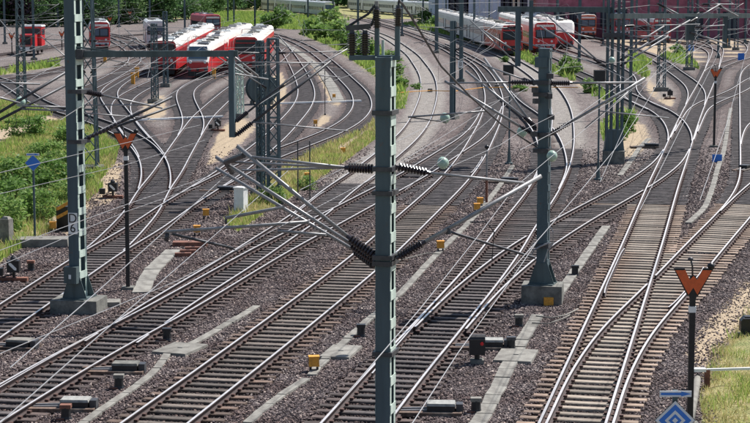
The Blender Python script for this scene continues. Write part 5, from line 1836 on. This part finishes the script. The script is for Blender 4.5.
# ------------------------------------------------------------------ rolling stock
def train(front, back, cars, style, label, W=2.85, Hh=4.1, carlen=24.0, side='red', roof='roof_white', band='glass', name='train', Yf=None, first=None):
    F = P(*front, Yf) if Yf else G(*front)
    B = G(*back)
    d = Vector((B.x - F.x, B.y - F.y, 0))
    yaw = math.atan2(d.y, d.x)
    root = empty(name, (F.x, F.y, 0), label, 'train', rz=yaw)
    base = (0, 0, 0)
    w = W / 2
    z0, zs, ze = 0.75, Hh - .8, Hh

    def ring(x, ws=1.0, drop=0.0):
        zt = ze - drop
        zq = min(zs, zt - 0.25)
        pr = [(-w * .96, z0), (-w, z0 + .5), (-w, zq), (-w * .95, zq + (zt - zq) * .62), (-w * .76, zq + (zt - zq) * .92), (0, zt), (w * .76, zq + (zt - zq) * .92), (w * .95, zq + (zt - zq) * .62), (w, zq), (w, z0 + .5), (w * .96, z0)]
        return [(x, y * ws, z) for y, z in pr]
    x = 0.0
    for k in range(cars):
        L = carlen
        rings = []
        if k == 0 and style == 'emu':
            rings = [ring(0, .86, 1.75), ring(.35, .93, 1.35), ring(1.1, .98, .35), ring(1.8, 1, .08), ring(2.4, 1, 0)]
        else:
            rings = [ring(x, .97, .06), ring(x + .25, 1, 0)]
        rings.append(ring(x + L - .25, 1, 0))
        rings.append(ring(x + L, .97, .06))
        mb = MB()
        n = 11
        vs = [q for r_ in rings for q in r_]
        fs, ms = [], []
        for a in range(len(rings) - 1):
            for j in range(n):
                j2 = (j + 1) % n
                fs.append((a * n + j, a * n + j2, (a + 1) * n + j2, (a + 1) * n + j))
                ms.append(1 if 2 <= j <= 7 else (2 if j == n - 1 else 0))
        fs.append(tuple(range(n))[::-1])
        ms.append(0)
        fs.append(tuple((len(rings) - 1) * n + i for i in range(n)))
        ms.append(0)
        mb.v, mb.f, mb.m = vs, fs, ms
        body = mb.build('coach_body', [first if (first and k == 0) else side, roof, 'under'], root, base)
        for sy in (-1, 1):
            nw = 9
            for q in range(nw):
                xx = x + 2.6 + q * (L - 4.4) / nw + .6
                MB().box((xx, sy * w, 2.35), (1.25, .05, .85)).build('window', band, body, base)
            for xx in (x + 2.2, x + L - 1.6):
                MB().box((xx, sy * w, 1.95), (.95, .06, 1.9)).build('door', 'under' if side != 'red' else 'oldred', body, base)
        for xx in (x + 3.8, x + L - 3.8):
            bg = MB().box((xx, 0, .55), (3.2, 2.2, .35)).build('bogie', 'under', root, base)
            for dx in (-.95, .95):
                MB().lathe((xx + dx, -.85, .62), (xx + dx, .85, .62), [(0, .43), (.12, .43), (.13, .1), (.87, .1), (.88, .43), (1, .43)], 12).build('wheelset', 'tube_dark', bg, base)
        MB().box((x + L / 2, 0, .72), (L - 9, 2.3, .5)).build('underfloor_gear', 'under', root, base)
        for q in range(7):
            dx_ = 2.4 + q * (L - 4.8) / 6
            MB().box((x + dx_, random.choice((-.45, 0, .45)), Hh + .05), (random.uniform(.6, 2.0), random.uniform(.5, 1.3), random.uniform(.12, .28)), taper=.85).build('roof_unit', random.choice(('cabinet', 'tube', 'concrete_dark')), body, base)
        for q in range(9):
            MB().box((x + 1 + q * (L - 2) / 8, 0, Hh - .004), (.06, W * .7, .03)).build('roof_rib', 'concrete', body, base)
        x += L + .7
    # driving end
    if style == 'emu':
        sl = (1.1 - .35) / (1.0)
        MB().prism([(.22, -w * .78, 2.05), (.22, w * .78, 2.05), (.86, w * .74, 3.30), (.86, -w * .74, 3.30)], (-.10, 0, .03)).build('windscreen', 'glass_blue', root, base)
        zl = 1.75
        xf = -.03
    else:
        zw = 2.72
        fr = MB().box((-.02, 0, zw), (.07, W * .86, 1.18)).build('windscreen_frame', 'under', root, base)
        for sy in (-1, 1):
            MB().box((-.06, sy * W * .205, zw + .05), (.05, W * .36, .92)).build('windscreen', 'glass_blue' if style != 'dark' else 'glass', fr, base)
        MB().box((-.03, 0, 1.22), (.06, W * .9, .28)).build('lower_band', 'under' if style == 'dark' else 'cabinet', root, base)
        MB().box((-.02, 0, Hh - .55), (.06, W * .8, .3)).build('destination_panel', 'glass' if style == 'dark' else 'roof_white', root, base)
        zl = 1.75
        xf = -.03
    for sy in (-1, 1):
        MB().lathe((xf + .05, sy * W * .30, zl), (xf - .04, sy * W * .30, zl), [(0, .17), (1, .15)], 10).build('headlight', 'lamp', root, base)
        MB().lathe((.1, sy * .85, 1.02), (-.45, sy * .85, 1.02), [(0, .09), (.8, .09), (.85, .22), (1, .22)], 10).build('buffer', 'tube_dark', root, base)
        for dz in (0,):
            MB().tube((-.05, sy * W * .40, .95), (-.05, sy * W * .40, 1.35), .03).build('handrail', 'white', root, base)
    MB().box((-.15, 0, 1.0), (.5, .25, .28)).build('coupler', 'black', root, base)
    MB().box((.1, 0, .55), (.2, W * .82, .5)).build('snow_plough', 'under', root, base)
    # folded pantograph
    mb = MB()
    mb.beam((5.0, -.7, Hh + .2), (7.0, -.7, Hh + .55), .06, .06).beam((5.0, .7, Hh + .2), (7.0, .7, Hh + .55), .06, .06)
    mb.beam((5.2, -.9, Hh + .6), (5.2, .9, Hh + .6), .12, .06).beam((7.0, -.8, Hh + .55), (5.2, 0, Hh + .6), .05, .05)
    mb.build('pantograph', 'tube_dark', root, base)
    return root


train((198, 79), (232, 56), 3, 'emu', 'red fronted train with pale windscreen in the middle of the left yard', W=2.5, Hh=3.6)
train((164, 77), (213, 45), 3, 'dark', 'white roofed red train with dark end, left of the pale windscreen train', W=2.7, Hh=3.9)
train((246, 74), (277, 42), 2, 'dark', 'white roofed train with a red corner beside the drum', W=2.7, Hh=4.1)
train((217, 66), (242, 51), 2, 'emu', 'red train with white roof between the two larger trains', W=2.8, Hh=3.9)
train((156, 49), (143, 34), 1, 'flat', 'white box shaped coach at the back of the left yard', side='silver', roof='silver', Hh=4.2, carlen=16)
train((213, 38), (190, 34), 1, 'flat', 'single faded red locomotive on the far bank', side='oldred', roof='oldred', Hh=4.1, carlen=15, name='locomotive')
train((100, 52), (96, 36), 1, 'flat', 'red locomotive with pale cab half hidden by the left mast', side='red', roof='cabinet', Hh=4.3, carlen=15, name='locomotive')
train((512, 56), (410, 18), 5, 'dark', 'long white train with dark blue end left of the red trains', W=2.9, Hh=4.2, side='silver', roof='roof_white', first='red')
train((545, 54), (480, 25), 3, 'flat', 'white roofed train with red nose and blue windscreen at right', W=3.0, Hh=4.4)
train((565, 49), (510, 24), 3, 'emu', 'rounded red and white train just behind the blue windscreen one', W=2.9, Hh=4.2)
train((588, 39), (540, 24), 2, 'flat', 'orange red train in front of the brick shed', side='orange_red', roof='roof_white', Hh=4.2)
train((662, 45), (600, 33), 1, 'flat', 'faded red locomotive standing before the shed right of the double tower', side='oldred', roof='cabinet', Hh=4.3, carlen=17, name='locomotive')
train((622, 39), (585, 30), 1, 'flat', 'second faded red locomotive behind the double tower', side='oldred', roof='cabinet', Hh=4.3, carlen=17, name='locomotive')
train((330, 17.5), (285, 13), 4, 'flat', 'white train passing far away on the bank, left part', side='silver', roof='silver', Hh=4.2)
train((440, 19), (345, 10), 5, 'flat', 'white train passing far away behind the central mast top', side='silver', roof='silver', Hh=4.2)

# red shunter
F = G(26, 56)
root = empty('shunting_locomotive', (F.x, F.y, 0), 'small red shunting locomotive with pale cab at far left', 'locomotive', rz=math.atan2(G(62, 48).y - F.y, G(62, 48).x - F.x))
b0 = (0, 0, 0)
MB().box((4.5, 0, .95), (9.6, 2.6, .5)).build('frame', 'under', root, b0)
MB().box((2.2, 0, 2.0), (3.9, 1.7, 1.7)).build('bonnet', 'red', root, b0)
MB().box((.22, 0, 2.05), (.08, 1.2, 1.1)).build('radiator_grille', 'under', root, b0)
MB().box((5.6, 0, 2.5), (2.6, 2.7, 2.6)).build('cab', 'red', root, b0)
MB().box((5.6, 0, 3.9), (3.0, 2.9, .2), taper=.92).build('cab_roof', 'cabinet', root, b0)
MB().box((4.27, 0, 3.15), (.06, 2.3, .75)).build('window', 'glass', root, b0)
for s in (-1, 1):
    MB().box((5.6, s * 1.36, 3.1), (1.8, .05, .8)).build('window', 'glass', root, b0)
    MB().box((.25, s * .85, 1.35), (.06, .22, .22)).build('headlight', 'lamp', root, b0)
    MB().beam((-.3, s * 1.25, .9), (-.3, s * 1.25, 2.1), .05, .05).build('handrail', 'white', root, b0)
    MB().lathe((-.3, s * .85, 1.0), (-.75, s * .85, 1.0), [(0, .1), (.8, .1), (.85, .24), (1, .24)], 10).build('buffer', 'tube_dark', root, b0)
MB().box((8.2, 0, 1.9), (2.2, 1.7, 1.5)).build('rear_bonnet', 'red', root, b0)
MB().box((-.3, 0, .95), (.1, 2.6, .5)).build('buffer_beam', 'white', root, b0)
for xx in (1.5, 4.4, 7.4):
    MB().lathe((xx, -.9, .62), (xx, .9, .62), [(0, .45), (.12, .45), (.13, .1), (.87, .1), (.88, .45), (1, .45)], 14).build('wheelset', 'tube_dark', root, b0)

# ------------------------------------------------------------------ sheds behind
def shed(x0, x1, ybase, H, depth, wall, label, bays, name):
    a, c = G(x0, ybase), G(x1, ybase)
    Y = a.y
    root = empty(name, ((a.x + c.x) / 2, Y, 0), label, 'building')
    o_ = ((a.x + c.x) / 2, Y, 0)
    Lx = c.x - a.x
    MB().box(((a.x + c.x) / 2, Y + depth / 2 + .3, H / 2), (Lx, depth, H)).build('wall', wall, root, o_)
    MB().box(((a.x + c.x) / 2, Y + depth / 2 + .3, H + .25), (Lx + 1.2, depth + 1.2, .5)).build('roof', 'mast_dark', root, o_)
    for t0, t1, h0, h1, m_, nm in bays:
        xa, xb = a.x + Lx * t0, a.x + Lx * t1
        f = MB().box(((xa + xb) / 2, Y + .26, (h0 + h1) / 2), (xb - xa, .12, h1 - h0)).build(nm, m_, root, o_)
        if nm != 'pilaster':
            MB().box(((xa + xb) / 2, Y + .2, h1 + .12), (xb - xa + .5, .3, .25)).build('lintel', wall, f, o_)
            for q in range(1, 4):
                MB().box((xa + (xb - xa) * q / 4, Y + .185, (h0 + h1) / 2), (.12, .05, h1 - h0)).build('mullion', 'mast_dark', f, o_)
    return root


bays = []
for k in range(5):
    t = .38 + k * .12
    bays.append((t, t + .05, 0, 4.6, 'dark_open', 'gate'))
    bays.append((t + .075, t + .088, 0, 11, 'brick', 'pilaster'))
for k in range(5):
    t = .02 + k * .055
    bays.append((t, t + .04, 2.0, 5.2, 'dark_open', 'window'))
shed(548, 830, 38, 13, 40, 'brick', 'long dark purple brick engine shed along the upper right', bays, 'engine_shed')
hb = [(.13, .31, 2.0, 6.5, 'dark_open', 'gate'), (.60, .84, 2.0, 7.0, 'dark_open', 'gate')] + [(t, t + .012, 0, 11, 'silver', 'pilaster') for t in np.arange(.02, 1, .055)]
shed(434, 545, 26, 13, 40, 'hall', 'pale blue grey clad hall behind the white train', hb, 'workshop_hall')
p = G(560, 34)
mb = MB()
mb.prism([(p.x - 9, p.y + 2, 6.4), (p.x + 9, p.y + 2, 6.4), (p.x + 6.5, p.y + 2, 8.4), (p.x - 6.5, p.y + 2, 8.4)], (0, 14, 0))
for dx in (-7.5, 7.5):
    for dy in (3, 15):
        mb.box((p.x + dx, p.y + dy, 3.2), (.4, .4, 6.4))
solid('canopy_roof', mb, 'roof_white', 'white canopy roof between the hall and the brick shed', 'canopy')
# ------------------------------------------------------------------ vegetation
def quads_mesh(name, V, material):
    """V: (n, 4, 3) separate leaf quads"""
    n = len(V)
    me = bpy.data.meshes.new(name)
    me.vertices.add(n * 4)
    me.vertices.foreach_set('co', V.astype(np.float32).ravel())
    me.loops.add(n * 4)
    me.loops.foreach_set('vertex_index', np.arange(n * 4, dtype=np.int32))
    me.polygons.add(n)
    me.polygons.foreach_set('loop_start', (np.arange(n) * 4).astype(np.int32))
    me.polygons.foreach_set('loop_total', np.full(n, 4, np.int32))
    me.materials.append(material)
    me.update(calc_edges=True)
    return me


def leaf_cloud(cent, size):
    n = len(cent)
    a = rng.normal(size=(n, 3))
    a[:, 2] *= 0.7
    a /= np.linalg.norm(a, axis=1)[:, None]
    b = np.cross(a, rng.normal(size=(n, 3)))
    b /= np.linalg.norm(b, axis=1)[:, None]
    s = size * rng.uniform(.6, 1.3, n)[:, None]
    return np.stack([cent - a * s, cent + b * s * .6, cent + a * s, cent - b * s * .6], 1)


def crown_points(rx, rz, zc, nclump, per, spread, seed):
    r = np.random.default_rng(seed)
    d = r.normal(size=(nclump, 3))
    d /= np.linalg.norm(d, axis=1)[:, None]
    rad = r.uniform(.35, 1.0, nclump) ** .6
    c = d * rad[:, None] * np.array((rx, rx, rz)) * r.uniform(.75, 1.12, nclump)[:, None]
    c[:, 2] += zc
    out = []
    for q in c:
        k = int(per * r.uniform(.5, 1.5))
        out.append(q + r.normal(size=(k, 3)) * spread * np.array((1, 1, .75)) * r.uniform(.6, 1.3))
    out = np.vstack(out)
    return out[out[:, 2] > .05], c


def make_bush(rx, rz, seed, leaf, nclump=34, per=46, m='leaf_bush', name='bush'):
    root = bpy.data.objects.new(name, None)
    COL.objects.link(root)
    pts, cl = crown_points(rx, rz, rz * .8, nclump, per, rx * .20, seed)
    ob = bpy.data.objects.new('foliage', quads_mesh('foliage', leaf_cloud(pts, leaf), M[m]))
    COL.objects.link(ob)
    ob.parent = root
    mb = MB()
    r_ = random.Random(seed)
    for q in cl[:9]:
        mb.tube((r_.uniform(-.1, .1), r_.uniform(-.1, .1), -.05), tuple(q), rx * .03, 5, rx * .008)
    mb.build('stems', 'bark', root)
    return root


def make_tree(H, rx, seed, leaf, m='leaf_tree', name='broadleaf_tree', nclump=60, per=40):
    root = bpy.data.objects.new(name, None)
    COL.objects.link(root)
    zc = H * .47
    pts, cl = crown_points(rx, H * .50, zc, nclump, per, rx * .19, seed)
    ob = bpy.data.objects.new('crown', quads_mesh('crown', leaf_cloud(pts, leaf), M[m]))
    COL.objects.link(ob)
    ob.parent = root
    mb = MB()
    mb.tube((0, 0, -.1), (0, 0, H * .6), H * .022, 8, H * .010)
    r_ = random.Random(seed)
    for q in cl[:14]:
        z = r_.uniform(.25, .55) * H
        mb.tube((0, 0, z), tuple(q), H * .008, 5, H * .002)
    mb.build('trunk', 'bark', root)
    return root


# meadow bushes, close enough to show their leaves
BUSH = [
    (8, 215, 1.3, 1.0, 'leafy bush at the left edge below the blue diamond'), (38, 222, 0.9, 0.8, 'leafy bush right of the concrete post'), (22, 188, 1.3, 1.0, 'leafy bush left of the blue diamond post'),
    (52, 192, 1.1, 0.9, 'leafy bush right of the blue diamond post'), (28, 139, 1.4, 0.9, 'dark rounded bush beside the sandy path'), (64, 205, 0.8, 0.6, 'low bush near the striped block'),
    (45, 160, 0.9, 0.7, 'bush behind the blue diamond'), (60, 168, 1.0, 0.8, 'bush just left of the left mast'), (-4, 236, 1.2, 1.0, 'bush cut by the left edge'),
    (70, 146, 1.1, .7, 'bush behind the left mast near the path'), (82, 185, .7, .5, 'low weed bush at the foot of the grey lattice mast'),
    (306, 190, .45, .4, 'small weed clump in the middle grass strip'), (272, 204, .6, .5, 'small weed clump beside the white cabinet'),
]
BV = [make_bush(1.0, 1.0, 100 + k, .085, 30, 60) for k in range(4)]
for i, (x, y, rx, rz, lab) in enumerate(BUSH):
    o_ = BV[i] if i < 4 else copy_tree(BV[i % 4])
    p = G(x, y)
    o_.location = (p.x, p.y, 0)
    o_.rotation_euler = (0, 0, random.uniform(0, 6.28))
    o_.scale = (rx, rx, rz)
    tag(o_, lab, 'bush', 'bushes of the meadow')
FB = [
    (318, 40, 2.6, 2.2, 'big bush on the slope behind the middle curves'), (330, 34, 2.8, 2.6, 'tallest bush on the slope behind the middle curves'), (342, 44, 2.2, 2.0, 'bush on the slope left of the switch insulators'),
    (352, 52, 1.8, 1.8, 'bush low on the slope by the switch insulators'), (274, 30, 2.8, 2.8, 'dark bush at the end of the white roofed train'), (285, 26, 2.5, 2.0, 'bush at the foot of the far bank'),
    (365, 60, 1.5, 1.5, 'bush behind the left switch insulator'), (392, 62, 1.2, .8, 'weeds beside the pale curve, upper clump'), (398, 88, .9, .8, 'weeds beside the pale curve, middle clump'), (396, 78, 1.0, .9, 'weeds beside the pale curve near the central mast'),
    (425, 24, 2.2, 1.8, 'bush beside the white train, left one'), (434, 27, 1.8, 1.4, 'bush beside the white train, right one'), (470, 39, 1.6, 1.2, 'bush below the white train'), (481, 43, 1.3, 1.0, 'small bush below the white train near the thin post'),
    (497, 48, 1.2, .8, 'dry bush left of the dark blue train end'), (540, 64, 1.0, .8, 'weeds in front of the red nosed train'), (570, 76, 1.2, 1.0, 'green weeds right of the mast head'), (566, 70, .9, .9, 'green weeds under the red trains'),
    (590, 93, .8, .7, 'weeds left of the signal by the double tower'), (626, 132, .7, .8, 'grass clump at the foot of the double tower'), (622, 140, .5, .6, 'small grass clump at the foot of the double tower'), (677, 56, 1.4, .8, 'green weeds before the shed'), (505, 62, .6, .4, 'small weeds by the far main line'), (417, 89, .5, .3, 'tuft growing in the pale curve'),
    (520, 91, .7, .4, 'tuft behind the orange hose'),
]
FV = [make_bush(1.0, 1.0, 300 + k, .15, 26, 34) for k in range(4)]
for i, (x, y, rx, rz, lab) in enumerate(FB):
    o_ = FV[i] if i < 4 else copy_tree(FV[i % 4])
    p = G(x, y)
    o_.location = (p.x, p.y, 0)
    o_.rotation_euler = (0, 0, random.uniform(0, 6.28))
    o_.scale = (rx, rx, rz)
    tag(o_, lab, 'bush', 'bushes along the far tracks')

# belt of trees closing the view
TV = [make_tree(10, 4.2, 500 + k, .34, nclump=70, per=34) for k in range(5)]
TPV = make_tree(10, 4.2, 560, .34, 'leaf_purple', nclump=70, per=34)
spots = []
x = -30
k = 0
while x < 445:
    yb = np.interp(x, [-30, 60, 130, 180, 240, 300, 380, 445], [26, 26, 24, 20, 9, 8.5, 7, 7])
    spots.append((x, yb + random.uniform(-1, 1), random.uniform(.85, 1.25)))
    spots.append((x + 6, yb - 4 + random.uniform(-1, 1), random.uniform(1.1, 1.5)))
    x += random.uniform(8, 13) * (1.0 if x < 190 else 1.15)
    k += 1
names_x = lambda x: 'above the red shunter' if x < 60 else 'behind the tall left mast' if x < 110 else 'above the half hidden locomotive' if x < 150 else 'above the white coach' if x < 190 else 'beyond the far bank' if x < 300 else 'beyond the passing white train'
used_first = set()
cnt = {}
for i, (x, y, s) in enumerate(spots):
    p = G(x, max(y, -8))
    if 14 < x < 32 and y > 20:
        o_ = copy_tree(TPV) if 'p' in used_first else TPV
        used_first.add('p')
        kind = 'purple leaved tree'
    else:
        v = i % 5
        o_ = copy_tree(TV[v]) if v in used_first else TV[v]
        used_first.add(v)
        kind = 'green broadleaf tree'
    o_.location = (p.x, p.y, 0)
    sc_ = s * (1.0 if y > 14 else 1.7)
    o_.scale = (sc_, sc_, sc_ * random.uniform(.9, 1.2))
    o_.rotation_euler = (0, 0, random.uniform(0, 6.28))
    row = 'front' if i % 2 == 0 else 'back'
    key = (kind, row, names_x(x))
    cnt[key] = cnt.get(key, 0) + 1
    ordn = ('first', 'second', 'third', 'fourth', 'fifth', 'sixth', 'seventh', 'eighth', 'ninth', 'tenth', 'eleventh', 'twelfth', 'thirteenth', 'fourteenth', 'fifteenth', 'sixteenth', 'seventeenth', 'eighteenth')[min(17, cnt[key] - 1)]
    tag(o_, f'{kind}, {ordn} from the left in the {row} row {names_x(x)}', 'tree', 'belt of trees closing the view')
for v in TV + [TPV]:
    pass


# grass: uncountable blades
def grass(name, polys, dens, h, m, label, lim=None, wblade=.012, dry=False, clump=.5):
    pts = []
    for pl_ in polys:
        lo, hi = pl_.min(0), pl_.max(0)
        lo = np.maximum(lo, (-60, 35))
        hi = np.minimum(hi, (45, 560))
        area = max(0, (hi - lo).prod())
        ym = (lo[1] + hi[1]) / 2
        n = int(area * dens)
        if n <= 0:
            continue
        q = np.c_[rng.uniform(lo[0], hi[0], n), rng.uniform(lo[1], hi[1], n)]
        q = q[in_poly(q, pl_)]
        pts.append(q)
    pts = np.vstack(pts)
    # only as far as the view reaches
    pts = pts[np.abs(pts[:, 0]) < pts[:, 1] * .212 + 1.5]
    sp = soft_mask(pts, SAND, .4)
    pts = pts[sp < rng.uniform(.2, .8, len(pts))]
    dd = np.array([kd.find((p_[0], p_[1], 0))[2] for p_ in pts])
    pts = pts[dd > 1.5]
    patch = np.sin(pts[:, 0] * 1.7 + 3 * np.sin(pts[:, 1] * .37)) * np.sin(pts[:, 1] * .9 + 2 * np.sin(pts[:, 0] * .6))
    keep_ = rng.random(len(pts)) < np.clip(.55 + clump * (patch if not dry else -patch), .04, 1)
    pts = pts[keep_]
    patch = patch[keep_]
    n = len(pts)
    a = rng.uniform(0, 6.28, n)
    hh = h * rng.uniform(.45, 1.35, n) * (1 + .3 * patch)
    lean = rng.normal(size=(n, 2)) * .28 * hh[:, None]
    wv = np.c_[np.cos(a), np.sin(a)] * (wblade * np.clip(pts[:, 1] / 60, 1, 4) * rng.uniform(.7, 1.4, n))[:, None]
    z0 = np.zeros(n)
    V = np.zeros((n, 4, 3))
    V[:, 0, :2] = pts - wv
    V[:, 1, :2] = pts + wv
    V[:, 2, :2] = pts + lean * .55 + wv * .6
    V[:, 2, 2] = hh * .65
    V[:, 3, :2] = pts + lean
    V[:, 3, 2] = hh
    ob = bpy.data.objects.new(name, quads_mesh(name, V, M[m]))
    COL.objects.link(ob)
    tag(ob, label, 'grass', kind='stuff')


grass('meadow_grass', [GRASS[0]], 170, .36, 'grass', 'tall green grass of the left meadow', wblade=.02)
grass('verge_dry_grass', [GRASS[2]], 260, .2, 'drygrass', 'short straw coloured grass on the right verge', wblade=.009, dry=True)
grass('dry_grass', [GRASS[0], GRASS[1]], 80, .40, 'drygrass', 'dry straw coloured grass on the verges', wblade=.016, dry=True)
grass('verge_grass', [GRASS[2], GRASS[1]], 300, .24, 'grass', 'short green grass on the verge and the middle strip', wblade=.011, clump=1.1)
grass('far_grass', GRASS[3:], 18, .6, 'grass', 'far green grass beside the curves', wblade=.03)
